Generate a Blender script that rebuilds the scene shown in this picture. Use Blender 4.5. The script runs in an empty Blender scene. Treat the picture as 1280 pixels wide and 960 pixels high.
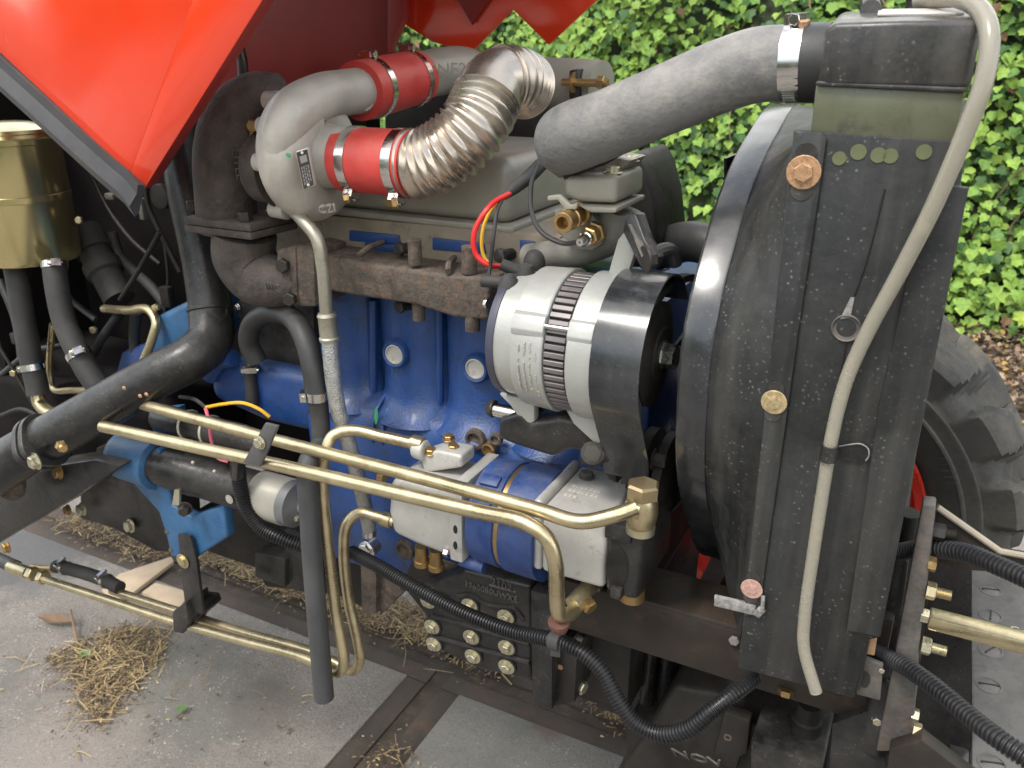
import bpy, bmesh, math, random
from mathutils import Vector, Matrix, Quaternion
random.seed(7)
S = bpy.context.scene
COL = S.collection
R_ = math.radians
V = Vector

# ------------------------------------------------------------------ camera
PITCH, YAW, FPX = R_(22), R_(27), 1040.0
CAM = V((0, 0, 1.25))
cd = bpy.data.cameras.new('camera')
cd.sensor_width = 36.0
cd.lens = FPX / 1280 * 36
cd.clip_start, cd.clip_end = 0.02, 500
co = bpy.data.objects.new('camera', cd)
COL.objects.link(co)
co.location = CAM
co.rotation_euler = (math.pi / 2 - PITCH, 0, YAW)
S.camera = co
cd.dof.use_dof = True            # a phone lens: about 2.6 mm of aperture
cd.dof.focus_distance = 0.92
cd.dof.aperture_fstop = 11.0

# ------------------------------------------------------------------ light: bright overcast day
SUN_EL, SUN_AZ = R_(58), R_(205)          # azimuth of the sun measured from +y towards +x
W = bpy.data.worlds.new('World')
S.world = W
W.use_nodes = True
wn = W.node_tree
bg = wn.nodes['Background']
sky = wn.nodes.new('ShaderNodeTexSky')
sky.sky_type = 'NISHITA'
sky.sun_disc = False
sky.sun_elevation = SUN_EL
sky.sun_rotation = SUN_AZ
sky.air_density = 1.0
sky.dust_density = 1.5
sky.ozone_density = 0.6
bg.inputs['Strength'].default_value = 0.15
# broken bright cloud over the blue
wg = wn.nodes.new('ShaderNodeTexCoord')
wno = wn.nodes.new('ShaderNodeTexNoise'); wno.inputs['Scale'].default_value = 1.7; wno.inputs['Detail'].default_value = 6; wno.inputs['Roughness'].default_value = 0.55
wn.links.new(wg.outputs['Generated'], wno.inputs['Vector'])
wr = wn.nodes.new('ShaderNodeMapRange'); wr.inputs[1].default_value = 0.40; wr.inputs[2].default_value = 0.58; wr.inputs[3].default_value = 0.12; wr.inputs[4].default_value = 0.92
wn.links.new(wno.outputs['Fac'], wr.inputs[0])
wm = wn.nodes.new('ShaderNodeMix'); wm.data_type = 'RGBA'
wn.links.new(wr.outputs[0], wm.inputs[0]); wn.links.new(sky.outputs[0], wm.inputs[6]); wm.inputs[7].default_value = (10.3, 10.3, 9.9, 1)
wn.links.new(wm.outputs[2], bg.inputs[0])
sl = bpy.data.lights.new('sun', 'SUN')
sl.energy = 1.3
sl.angle = R_(14)
sl.color = (1.0, 0.965, 0.90)
so = bpy.data.objects.new('sun', sl)
COL.objects.link(so)
sd = V((math.sin(SUN_AZ) * math.cos(SUN_EL), math.cos(SUN_AZ) * math.cos(SUN_EL), math.sin(SUN_EL)))
so.rotation_euler = (-sd).to_track_quat('-Z', 'Y').to_euler()
S.view_settings.view_transform = 'Standard'
S.view_settings.look = 'None'
S.view_settings.gamma = 1.0
S.view_settings.exposure = 0.98

# ------------------------------------------------------------------ survey helpers (photo pixel -> place on a real plane)
FW = V((-math.sin(YAW) * math.cos(PITCH), math.cos(YAW) * math.cos(PITCH), -math.sin(PITCH)))
RT = V((math.cos(YAW), math.sin(YAW), 0))
UPV = RT.cross(FW)
def ray(px, py): return FW + RT * ((px - 640) / FPX) + UPV * ((480 - py) / FPX)
def U(px, py, y):
    d = ray(px, py); return CAM + d * (y / d.y)
def UX(px, py, x):
    d = ray(px, py); return CAM + d * (x / d.x)
def UZ(px, py, z):
    d = ray(px, py); return CAM + d * ((z - CAM.z) / d.z)
def rp(r, p): return r * ((V(p) - CAM).dot(FW)) / FPX      # pixels -> metres at p
def UU(pts): return [U(*p) for p in pts]

# ------------------------------------------------------------------ materials
def mat(name, col, rough=0.5, metal=0.0, var=0.25, scale=14.0, dust=0.0, dustcol=(0.30, 0.26, 0.20), bump=0.0, bscale=90.0,
        coat=0.0, trans=0.0, second=None, samt=0.5, speck=0.0, rvar=0.15, spec=0.5, streak=0.0):
    m = bpy.data.materials.new(name); m.use_nodes = True
    nt = m.node_tree; N = nt.nodes; L = nt.links
    b = N['Principled BSDF']
    b.inputs['Metallic'].default_value = metal
    b.inputs['Specular IOR Level'].default_value = spec
    if coat:
        b.inputs['Coat Weight'].default_value = coat
        b.inputs['Coat Roughness'].default_value = 0.12
    if trans: b.inputs['Transmission Weight'].default_value = trans
    tc = N.new('ShaderNodeTexCoord')
    n1 = N.new('ShaderNodeTexNoise'); n1.inputs['Scale'].default_value = scale; n1.inputs['Detail'].default_value = 7; n1.inputs['Roughness'].default_value = 0.65
    L.new(tc.outputs['Object'], n1.inputs['Vector'])
    def mix(fac, a, c):
        mx = N.new('ShaderNodeMix'); mx.data_type = 'RGBA'
        for s, v in ((mx.inputs[0], fac), (mx.inputs[6], a), (mx.inputs[7], c)):
            if hasattr(v, 'is_output'): L.new(v, s)
            else: s.default_value = v if isinstance(v, float) else (*v, 1)
        return mx.outputs[2]
    def rng(src, a, c, lo=0.0, hi=1.0):
        r = N.new('ShaderNodeMapRange'); r.inputs[1].default_value = a; r.inputs[2].default_value = c
        r.inputs[3].default_value = lo; r.inputs[4].default_value = hi
        L.new(src, r.inputs[0]); return r.outputs[0]
    dk = tuple(c * (1 - var) for c in col); lt = tuple(min(1, c * (1 + var)) for c in col)
    c = mix(rng(n1.outputs['Fac'], 0.3, 0.7), dk, lt)
    if second:
        n2 = N.new('ShaderNodeTexNoise'); n2.inputs['Scale'].default_value = scale * 2.3; n2.inputs['Detail'].default_value = 8; n2.inputs['Roughness'].default_value = 0.75
        L.new(tc.outputs['Object'], n2.inputs['Vector'])
        c = mix(rng(n2.outputs['Fac'], 0.62 - 0.25 * samt, 0.72 - 0.1 * samt, 0, 0.9), c, second)
    if dust:
        g = N.new('ShaderNodeNewGeometry'); sx = N.new('ShaderNodeSeparateXYZ'); L.new(g.outputs['Normal'], sx.inputs[0])
        up = rng(sx.outputs['Z'], -0.3, 0.95, 0.3, 1.0)
        n3 = N.new('ShaderNodeTexNoise'); n3.inputs['Scale'].default_value = scale * 0.8; n3.inputs['Detail'].default_value = 9; n3.inputs['Roughness'].default_value = 0.7
        L.new(tc.outputs['Object'], n3.inputs['Vector'])
        mm = N.new('ShaderNodeMath'); mm.operation = 'MULTIPLY'; L.new(up, mm.inputs[0]); n8 = N.new('ShaderNodeTexNoise'); n8.inputs['Scale'].default_value = scale * 9; n8.inputs['Detail'].default_value = 5; n8.inputs['Roughness'].default_value = 0.8
        L.new(tc.outputs['Object'], n8.inputs['Vector'])
        ma = N.new('ShaderNodeMath'); ma.operation = 'MULTIPLY_ADD'; L.new(n8.outputs['Fac'], ma.inputs[0]); ma.inputs[1].default_value = 0.35
        L.new(n3.outputs['Fac'], ma.inputs[2])
        L.new(rng(ma.outputs[0], 0.55, 0.90, 0.03, dust), mm.inputs[1])
        c = mix(mm.outputs[0], c, dustcol)
    if speck:
        vo = N.new('ShaderNodeTexVoronoi'); vo.inputs['Scale'].default_value = 190; vo.inputs['Randomness'].default_value = 1
        L.new(tc.outputs['Object'], vo.inputs['Vector'])
        n4 = N.new('ShaderNodeTexNoise'); n4.inputs['Scale'].default_value = 30; n4.inputs['Detail'].default_value = 3
        L.new(tc.outputs['Object'], n4.inputs['Vector'])
        wv = N.new('ShaderNodeVectorMath'); wv.operation = 'MULTIPLY_ADD'; L.new(n1.outputs['Color'], wv.inputs[0]); wv.inputs[1].default_value = (0.02, 0.02, 0.02); L.new(tc.outputs['Object'], wv.inputs[2]); L.new(wv.outputs[0], vo.inputs['Vector'])
        n5 = N.new('ShaderNodeTexNoise'); n5.inputs['Scale'].default_value = 420; n5.inputs['Detail'].default_value = 3; L.new(tc.outputs['Object'], n5.inputs['Vector'])
        n6 = N.new('ShaderNodeMath'); n6.operation = 'MULTIPLY'; L.new(rng(n5.outputs['Fac'], 0.42, 0.6), n6.inputs[0])
        L.new(rng(vo.outputs['Distance'], 0.16, 0.30, 1, 0), n6.inputs[1]); a = n6.outputs[0]; q = rng(n4.outputs['Fac'], 0.45, 0.62, 0, speck)
        mm = N.new('ShaderNodeMath'); mm.operation = 'MULTIPLY'; L.new(a, mm.inputs[0]); L.new(q, mm.inputs[1])
        c = mix(mm.outputs[0], c, (0.42, 0.40, 0.36))
    if streak:
        mp = N.new('ShaderNodeMapping'); mp.inputs['Scale'].default_value = (38, 38, 2.2); L.new(tc.outputs['Object'], mp.inputs['Vector'])
        n7 = N.new('ShaderNodeTexNoise'); n7.inputs['Scale'].default_value = 1.0; n7.inputs['Detail'].default_value = 6; L.new(mp.outputs[0], n7.inputs['Vector'])
        c = mix(rng(n7.outputs['Fac'], 0.48, 0.75, 0, streak), c, (0.12, 0.112, 0.10))
    L.new(c, b.inputs['Base Color'])
    L.new(rng(n1.outputs['Fac'], 0.3, 0.7, max(0.03, rough - rvar), min(1, rough + rvar)), b.inputs['Roughness'])
    if bump:
        nb = N.new('ShaderNodeTexNoise'); nb.inputs['Scale'].default_value = bscale; nb.inputs['Detail'].default_value = 5
        L.new(tc.outputs['Object'], nb.inputs['Vector'])
        bp = N.new('ShaderNodeBump'); bp.inputs['Strength'].default_value = bump; bp.inputs['Distance'].default_value = 0.002
        L.new(nb.outputs['Fac'], bp.inputs['Height']); L.new(bp.outputs[0], b.inputs['Normal'])
    return m

BLACK = mat('black_paint', (0.011, 0.011, 0.012), 0.36, dust=0.45, dustcol=(0.16, 0.145, 0.125), scale=15, bump=0.3, speck=0.2, spec=0.4, second=(0.035, 0.028, 0.022), samt=0.15)
PLATE = mat('radiator_black', (0.011, 0.0118, 0.0122), 0.46, var=0.45, dust=0.8, dustcol=(0.105, 0.105, 0.10), scale=5, speck=0.32, bump=0.25, spec=0.36, streak=0.4)
TANKM = mat('tank_black', (0.013, 0.013, 0.0145), 0.34, dust=0.6, dustcol=(0.2, 0.18, 0.15), scale=18, speck=0.4, bump=0.2, streak=0.35)
OLIVEREFL = mat('crimp_band', (0.115, 0.12, 0.075), 0.32, metal=0.1, var=0.25, dust=0.35, dustcol=(0.17, 0.16, 0.11), scale=9, second=(0.04, 0.04, 0.034), samt=0.3)  # olive base colour imitates greenery reflected in the band
SHROUD = mat('shroud_black', (0.013, 0.0145, 0.018), 0.25, coat=0.35, dust=0.45, dustcol=(0.14, 0.14, 0.13), scale=9, speck=0.15, streak=0.3, bump=0.05, bscale=25)
DARK = mat('dark_steel', (0.013, 0.012, 0.011), 0.55, dust=0.3, dustcol=(0.13, 0.11, 0.09), scale=18, bump=0.4, spec=0.3)
BROWNBLK = mat('rail_brown_black', (0.022, 0.018, 0.015), 0.55, dust=0.45, dustcol=(0.085, 0.06, 0.042), scale=15, second=(0.055, 0.03, 0.018), samt=0.3, spec=0.35)
BLUE = mat('engine_blue', (0.010, 0.054, 0.21), 0.40, var=0.3, dust=0.6, dustcol=(0.085, 0.095, 0.12), scale=18, bump=0.35, bscale=300, coat=0.1, second=(0.016, 0.026, 0.05), samt=0.3)
BLUED = mat('pump_blue', (0.012, 0.048, 0.19), 0.48, var=0.35, dust=0.65, dustcol=(0.14, 0.14, 0.15), scale=20, bump=0.4, second=(0.10, 0.10, 0.105), samt=0.2)
LBLUE = mat('light_blue_paint', (0.020, 0.10, 0.225), 0.45, var=0.3, dust=0.45, dustcol=(0.12, 0.14, 0.16), scale=16, second=(0.012, 0.05, 0.15), samt=0.4, bump=0.4)
IRON = mat('cast_iron', (0.060, 0.050, 0.042), 0.85, var=0.6, scale=60, bump=0.8, bscale=220, second=(0.17, 0.09, 0.055), samt=0.5, dust=0.6, dustcol=(0.22, 0.175, 0.13))
TURB = mat('turbine_iron', (0.052, 0.042, 0.037), 0.8, var=0.5, scale=45, bump=1.0, bscale=170, dust=0.6, dustcol=(0.18, 0.145, 0.12), second=(0.10, 0.07, 0.055), samt=0.25)
ALU = mat('cast_aluminium', (0.40, 0.37, 0.325), 0.5, metal=0.15, var=0.16, scale=24, bump=0.2, bscale=420, dust=0.45, dustcol=(0.28, 0.25, 0.21))
COVER = mat('valve_cover_paint', (0.305, 0.288, 0.238), 0.45, metal=0.08, var=0.14, scale=14, dust=0.7, dustcol=(0.24, 0.21, 0.165), bump=0.3)
HEAD = mat('head_paint', (0.25, 0.205, 0.15), 0.6, var=0.3, scale=14, dust=0.5, dustcol=(0.17, 0.13, 0.09), second=(0.10, 0.065, 0.045), samt=0.3)
SILVER = mat('alternator_silver', (0.41, 0.412, 0.385), 0.4, metal=0.25, var=0.09, scale=14, bump=0.1, bscale=350, dust=0.45, dustcol=(0.25, 0.235, 0.2))
PUMPS = mat('pump_silver', (0.48, 0.465, 0.43), 0.48, metal=0.2, var=0.14, scale=19, dust=0.5, dustcol=(0.25, 0.23, 0.2), bump=0.15, bscale=350, second=(0.28, 0.255, 0.215), samt=0.2)
GOLD = mat('yellow_zinc', (0.55, 0.465, 0.29), 0.33, metal=0.88, var=0.20, scale=13, second=(0.36, 0.29, 0.19), samt=0.38, rvar=0.14, bump=0.15, bscale=160)
CANM = mat('gold_canister', (0.64, 0.55, 0.28), 0.22, metal=0.92, var=0.14, scale=4, rvar=0.08)
BRASS = mat('brass', (0.42, 0.28, 0.12), 0.38, metal=0.85, var=0.3, scale=3, second=(0.30, 0.19, 0.09), samt=0.4)
PINKB = mat('pink_bolt', (0.46, 0.27, 0.22), 0.6, metal=0.2, var=0.3, scale=2, second=(0.5, 0.42, 0.33), samt=0.5)
GOLDB = mat('gold_bolt', (0.50, 0.40, 0.22), 0.45, metal=0.6, var=0.35, scale=2.2, second=(0.40, 0.20, 0.13), samt=0.4)
RUSTR = mat('red_rust', (0.10, 0.042, 0.032), 0.75, var=0.4, scale=40)
GREYCAST = mat('grey_casting', (0.19, 0.185, 0.165), 0.55, metal=0.1, var=0.2, scale=20, dust=0.4, bump=0.5)
DIMPRINT = mat('dim_print', (0.20, 0.18, 0.17), 0.5, var=0.1)
COPPER = mat('rusty_bolt', (0.40, 0.22, 0.12), 0.5, metal=0.4, var=0.4, scale=2.5, second=(0.50, 0.36, 0.20), samt=0.6)
ZINC = mat('zinc_bolt', (0.52, 0.49, 0.36), 0.34, metal=0.8, var=0.3, scale=2.5, second=(0.42, 0.34, 0.2), samt=0.4)
STEEL = mat('stainless', (0.62, 0.60, 0.57), 0.22, metal=1.0, var=0.12, scale=25)
BELLOWM = mat('bellows_steel', (0.55, 0.48, 0.40), 0.32, metal=0.88, var=0.15, scale=22, dust=0.4, dustcol=(0.25, 0.21, 0.17))
DKBOLT = mat('dark_bolt', (0.05, 0.045, 0.04), 0.5, metal=0.5, var=0.3, scale=50)
REDSIL = mat('red_silicone', (0.52, 0.035, 0.03), 0.45, var=0.15, scale=14, dust=0.5, dustcol=(0.42, 0.20, 0.15), bump=0.3)
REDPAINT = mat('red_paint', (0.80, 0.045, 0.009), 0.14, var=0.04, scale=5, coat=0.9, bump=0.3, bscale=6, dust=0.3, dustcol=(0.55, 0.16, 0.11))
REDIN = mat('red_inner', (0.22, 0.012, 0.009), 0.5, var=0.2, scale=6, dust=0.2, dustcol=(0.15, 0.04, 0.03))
GREYHOSE = mat('grey_rubber_hose', (0.11, 0.111, 0.112), 0.6, var=0.3, scale=8, dust=1.0, dustcol=(0.34, 0.31, 0.27), bump=0.6, bscale=160, second=(0.23, 0.22, 0.20), samt=0.3)
RUB = mat('black_rubber', (0.02, 0.02, 0.021), 0.5, dust=0.3, dustcol=(0.12, 0.11, 0.1), scale=12, bump=0.15)
MRUB = mat('matt_rubber', (0.028, 0.027, 0.026), 0.7, dust=0.5, dustcol=(0.10, 0.09, 0.08), scale=15, bump=0.3)
DRAINH = mat('drain_hose', (0.05, 0.05, 0.052), 0.55, dust=0.5, dustcol=(0.12, 0.115, 0.11), scale=12, bump=0.25)
SEALM = mat('grey_seal', (0.055, 0.055, 0.062), 0.5, dust=0.3, scale=10)
LOOM = mat('loom_plastic', (0.013, 0.013, 0.0145), 0.36, dust=0.2, dustcol=(0.10, 0.095, 0.09), scale=20, spec=0.4)
CLEAR = mat('clear_hose', (0.78, 0.72, 0.57), 0.22, var=0.05, scale=7, trans=0.72)
BORE = mat('hose_bore', (0.20, 0.19, 0.185), 0.5, var=0.3, scale=10, second=(0.34, 0.30, 0.22), samt=0.4)
DULLST = mat('dull_steel', (0.36, 0.34, 0.27), 0.42, metal=0.7, var=0.2, scale=18, second=(0.25, 0.21, 0.15), samt=0.3)
BORE = mat('hose_bore', (0.17, 0.165, 0.17), 0.5, var=0.3, scale=10, second=(0.30, 0.27, 0.21), samt=0.35)
BRAID = mat('braided_steel', (0.50, 0.50, 0.49), 0.35, metal=0.8, var=0.2, scale=60, bump=1.0, bscale=420)
OLDPAINT = mat('dusty_grey_steel', (0.075, 0.07, 0.065), 0.7, var=0.45, scale=26, bump=0.8, second=(0.11, 0.07, 0.05), samt=0.5, dust=0.6, dustcol=(0.24, 0.215, 0.18))
SHADEBLK = mat('shaded_black', (0.012, 0.010, 0.010), 0.8, var=0.3, spec=0.1)  # near-black base colour holds the shade of the dark interior
CHEQ = mat('worn_grey_plate', (0.11, 0.105, 0.097), 0.65, var=0.4, scale=12, bump=0.6, dust=0.5, dustcol=(0.20, 0.185, 0.165), second=(0.05, 0.048, 0.045), samt=0.38)
TYRE = mat('tyre_rubber', (0.040, 0.040, 0.040), 0.75, var=0.3, dust=0.9, dustcol=(0.17, 0.145, 0.105), scale=10, bump=0.5)
CREAM = mat('cream_cap', (0.42, 0.40, 0.34), 0.45, metal=0.1, var=0.12, scale=20, dust=0.3)
WIRER = mat('red_wire', (0.65, 0.02, 0.02), 0.35, var=0.05)
WIREY = mat('yellow_wire', (0.75, 0.42, 0.03), 0.35, var=0.05)
WIREP = mat('pink_wire', (0.75, 0.16, 0.22), 0.4, var=0.05)
TIEM = mat('pale_tie', (0.55, 0.52, 0.42), 0.4, var=0.05)
GRNMARK = mat('green_mark', (0.05, 0.32, 0.14), 0.6, var=0.1)
OLVMARK = mat('olive_dot', (0.11, 0.12, 0.055), 0.6, var=0.2)
PRINT = mat('grey_print', (0.33, 0.325, 0.29), 0.5, var=0.1)
PLATEBLK = mat('nameplate', (0.03, 0.025, 0.025), 0.35, var=0.1)
PALEMARK = mat('pale_print', (0.5, 0.46, 0.42), 0.5, var=0.1)
CHIP = mat('chipped_edge', (0.22, 0.21, 0.20), 0.6, var=0.6, scale=150)
SOILM = mat('soil', (0.055, 0.043, 0.032), 0.95, var=0.5, scale=9, bump=1, second=(0.12, 0.09, 0.06), samt=0.4)

# ------------------------------------------------------------------ mesh builder
def frames(pts):
    n = len(pts); T = []
    for i in range(n):
        a = pts[max(0, i - 1)]; b = pts[min(n - 1, i + 1)]
        t = (b - a); T.append(t.normalized() if t.length > 1e-9 else V((1, 0, 0)))
    u = T[0].orthogonal().normalized(); out = []
    for i in range(n):
        if i:
            q = T[i - 1].rotation_difference(T[i]); u = q @ u
        u = (u - T[i] * u.dot(T[i])).normalized()
        out.append((T[i], u, T[i].cross(u)))
    return out
def smooth(pts, k=8):
    P = [V(p) for p in pts]
    if len(P) < 3: return P
    out = []
    for i in range(len(P) - 1):
        p0 = P[max(0, i - 1)] if i else P[0] * 2 - P[1]
        p1, p2 = P[i], P[i + 1]
        p3 = P[i + 2] if i + 2 < len(P) else P[-1] * 2 - P[-2]
        t0 = 0; t1 = t0 + max(1e-6, (p1 - p0).length) ** .5; t2 = t1 + max(1e-6, (p2 - p1).length) ** .5; t3 = t2 + max(1e-6, (p3 - p2).length) ** .5
        for j in range(k):
            t = t1 + (t2 - t1) * j / k
            A1 = p0 * ((t1 - t) / (t1 - t0)) + p1 * ((t - t0) / (t1 - t0))
            A2 = p1 * ((t2 - t) / (t2 - t1)) + p2 * ((t - t1) / (t2 - t1))
            A3 = p2 * ((t3 - t) / (t3 - t2)) + p3 * ((t - t2) / (t3 - t2))
            B1 = A1 * ((t2 - t) / (t2 - t0)) + A2 * ((t - t0) / (t2 - t0))
            B2 = A2 * ((t3 - t) / (t3 - t1)) + A3 * ((t - t1) / (t3 - t1))
            out.append(B1 * ((t2 - t) / (t2 - t1)) + B2 * ((t - t1) / (t2 - t1)))
    out.append(P[-1]); return out
def resample(P, step):
    d = [0]
    for a, b in zip(P, P[1:]): d.append(d[-1] + (b - a).length)
    n = max(2, int(d[-1] / step)); out = []; i = 0
    for k in range(n + 1):
        s = d[-1] * k / n
        while i < len(P) - 2 and d[i + 1] < s: i += 1
        f = (s - d[i]) / max(1e-9, d[i + 1] - d[i]); out.append(P[i].lerp(P[i + 1], min(1, max(0, f))))
    return out
class MB:
    def __init__(s): s.v = []; s.f = []
    def add(s, v, f):
        o = len(s.v); s.v += [V(p) for p in v]; s.f += [tuple(i + o for i in q) for q in f]; return s
    def rings(s, rings, caps=(True, True), closed=True):
        n = len(rings[0]); v = [p for r in rings for p in r]; f = []
        for i in range(len(rings) - 1):
            for j in range(n if closed else n - 1):
                k = (j + 1) % n
                f.append((i * n + j, i * n + k, (i + 1) * n + k, (i + 1) * n + j))
        if caps[0]: f.append(tuple(reversed(range(n))))
        if caps[1]: f.append(tuple(range((len(rings) - 1) * n, len(rings) * n)))
        return s.add(v, f)
    def tube(s, pts, r, n=16, k=8, caps=(True, True), sm=True):
        rr = r if isinstance(r, (list, tuple)) else [r] * len(pts)
        P = smooth(pts, k) if sm else [V(p) for p in pts]
        m = len(pts) - 1; fr = frames(P); rings = []
        for i, p in enumerate(P):
            x = i / (len(P) - 1) * m if len(P) > 1 else 0
            a = min(int(x), m - 1); t = x - a; rad = rr[a] * (1 - t) + rr[a + 1] * t
            T, u, w = fr[i]
            rings.append([p + (u * math.cos(q) + w * math.sin(q)) * rad for q in (2 * math.pi * j / n for j in range(n))])
        return s.rings(rings, caps)
    def corr(s, pts, r, pitch, amp, n=16, kind='loom', caps=(True, True)):
        per = 4 if kind == 'loom' else 6
        P = resample(smooth(pts, 14), pitch / per); fr = frames(P); rings = []
        for i, p in enumerate(P):
            if kind == 'loom': rad = r if (i % 4) in (0, 1) else r - amp
            else: rad = r - amp * (0.5 - 0.5 * math.cos(2 * math.pi * i / per))
            T, u, w = fr[i]
            rings.append([p + (u * math.cos(q) + w * math.sin(q)) * rad for q in (2 * math.pi * j / n for j in range(n))])
        return s.rings(rings, caps)
    def lathe(s, o, d, prof, n=32, caps=(True, True)):
        d = V(d).normalized(); u = d.orthogonal().normalized(); w = d.cross(u); o = V(o)
        return s.rings([[o + d * h + (u * math.cos(q) + w * math.sin(q)) * max(r, 1e-5) for q in (2 * math.pi * j / n for j in range(n))] for h, r in prof], caps)
    def hexa(s, o, d, r, h, n=6, rot=0.0):
        d = V(d).normalized(); u = d.orthogonal().normalized(); u = Quaternion(d, rot) @ u; w = d.cross(u); o = V(o)
        c = lambda hh, rr: [o + d * hh + (u * math.cos(q) + w * math.sin(q)) * rr for q in (2 * math.pi * j / n for j in range(n))]
        return s.rings([c(0, r), c(h * .85, r), c(h, r * .85)])
    def prism(s, poly, vec):
        P = [V(p) for p in poly]; v = V(vec); n = len(P)
        return s.add(P + [p + v for p in P], [tuple(range(n)), tuple(range(2 * n - 1, n - 1, -1))] + [(i, (i + 1) % n, n + (i + 1) % n, n + i) for i in range(n)])
    def pp(s, poly, y, depth):                      # photo polygon standing on the plane y, real depth behind it
        return s.prism([U(a, b, y) for a, b in poly], (0, depth, 0))
    def box(s, a, b):
        x0, y0, z0 = a; x1, y1, z1 = b
        return s.prism([(x0, y0, z0), (x1, y0, z0), (x1, y0, z1), (x0, y0, z1)], (0, y1 - y0, 0))
    def bar(s, a, b, w, h, up=(0, 0, 1)):
        a = V(a); b = V(b); d = (b - a).normalized(); sd_ = d.cross(V(up)).normalized() * (w / 2); u = sd_.cross(d).normalized() * (h / 2)
        return s.prism([a - sd_ - u, a + sd_ - u, a + sd_ + u, a - sd_ + u], b - a)
    def ball(s, c, r, n=14, sc=(1, 1, 1)):
        c = V(c)
        return s.rings([[c + V((math.sin(t) * math.cos(q) * r * sc[0], math.sin(t) * math.sin(q) * r * sc[1], math.cos(t) * r * sc[2])) for q in (2 * math.pi * j / n for j in range(n))] for t in (0.02 + (math.pi - .04) * i / 9 for i in range(10))])
    def mesh(s, name, m, bevel=0.0, seg=2, ang=35):
        bm = bmesh.new(); vs = [bm.verts.new(p) for p in s.v]
        for q in s.f:
            try: bm.faces.new([vs[i] for i in q])
            except ValueError: pass
        bmesh.ops.recalc_face_normals(bm, faces=bm.faces)
        if bevel:
            ed = [e for e in bm.edges if len(e.link_faces) == 2 and e.calc_face_angle(0) > R_(32)]
            try: bmesh.ops.bevel(bm, geom=ed, offset=bevel, segments=seg, profile=0.5, affect='EDGES', clamp_overlap=True)
            except Exception: pass
        me = bpy.data.meshes.new(name); bm.to_mesh(me); bm.free()
        me.polygons.foreach_set('use_smooth', [True] * len(me.polygons))
        me.set_sharp_from_angle(angle=R_(ang))
        if m: me.materials.append(m)
        return me
WL = {}
def link(name, me, loc, parent=None, label=None, cat=None, group=None, kind=None, rot=None, scale=None):
    o = bpy.data.objects.new(name, me); COL.objects.link(o)
    loc = V(loc); o.parent = parent
    o.location = loc - (WL[parent.name] if parent else V((0, 0, 0)))
    if rot is not None: o.rotation_mode = 'QUATERNION'; o.rotation_quaternion = rot
    if scale is not None: o.scale = (scale,) * 3 if isinstance(scale, float) else scale
    WL[o.name] = loc
    for k, v in (('label', label), ('category', cat), ('group', group), ('kind', kind)):
        if v: o[k] = v
    return o
def part(name, mb, m, parent=None, bevel=0.0, seg=2, ang=35, **kw):
    xs = [p.x for p in mb.v]; ys = [p.y for p in mb.v]; zs = [p.z for p in mb.v]
    c = V(((min(xs) + max(xs)) / 2, (min(ys) + max(ys)) / 2, (min(zs) + max(zs)) / 2))
    mb.v = [p - c for p in mb.v]
    return link(name, mb.mesh(name, m, bevel, seg, ang), c, parent, **kw)
SHARED = {}
def shared(key, fn):
    if key not in SHARED: SHARED[key] = fn()
    return SHARED[key]
def bolt(parent, p, d, r, m, washer=1.35, h=0.75, name='bolt', thread=0.0):
    def mk():
        b = MB()
        if washer: b.lathe((0, 0, 0), (0, 0, 1), [(0, washer * .97), (0.18, washer), (0.22, washer * .95)], 20)
        z = 0.2 if washer else 0.0
        b.hexa((0, 0, z), (0, 0, 1), 1.0, h)
        if thread:
            pr_ = []; k = int(thread / 0.16)
            for i in range(k): pr_ += [(z + h + i * .16, .52), (z + h + i * .16 + .08, .60)]
            b.lathe((0, 0, 0), (0, 0, 1), pr_, 14)
        return b.mesh(name, m, 0, ang=25)
    me = shared((m.name, washer, h, name, thread), mk)
    q = V((0, 0, 1)).rotation_difference(V(d)) @ Quaternion((0, 0, 1), random.uniform(0, 1))
    return link(name, me, p, parent, rot=q, scale=float(r))
def clamp(parent, p, d, r, screw, wid=0.011, m=None, head=None):
    m = m or STEEL; d = V(d).normalized(); p = V(p)
    b = MB(); b.rings([[p + d * h + (u_ * math.cos(q) + w_ * math.sin(q)) * rr for q in (2 * math.pi * j / 36 for j in range(36))]
        for u_, w_ in ((d.orthogonal().normalized(), d.cross(d.orthogonal().normalized())),) for h, rr in ((-wid / 2, r * .985), (-wid / 2, r + .0014), (wid / 2, r + .0014), (wid / 2, r * .985))], (False, False))
    s = V(screw); s = (s - d * s.dot(d)).normalized(); t = d.cross(s)
    # perforated slots of the band
    for k in range(-9, 10):
        a = k * 0.085 + 2.2; e = Quaternion(d, a) @ s
        b.bar(p + e * (r + .0012) - d * wid * .3, p + e * (r + .0012) + d * wid * .3, .0009, .0012, e)
    c = p + s * (r + .0045)
    b.bar(c - t * .008, c + t * .008, wid * 1.05, .008, s)
    b.hexa(c + t * .008, t, .0052, .006); b.lathe(c - t * .011, t, [(0, .003), (.004, .0035)], 10)
    return part('clamp', b, m, parent, ang=30)
def text(parent, body, o, xd, yd, size, m, ext=0.0006, name='lettering'):
    cu = bpy.data.curves.new(name, 'FONT'); cu.body = body; cu.size = size; cu.extrude = ext; cu.resolution_u = 2
    tmp = bpy.data.objects.new('tmp', cu); COL.objects.link(tmp)
    me = bpy.data.meshes.new_from_object(tmp.evaluated_get(bpy.context.evaluated_depsgraph_get()))
    bpy.data.objects.remove(tmp); me.name = name
    me.materials.clear(); me.materials.append(m)
    xd = V(xd).normalized(); z = xd.cross(V(yd)).normalized(); y = z.cross(xd)
    q = Matrix((xd, y, z)).transposed().to_quaternion()
    return link(name, me, o, parent, rot=q)
def empty(name, loc, **kw): return link(name, None, loc, **kw)
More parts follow.
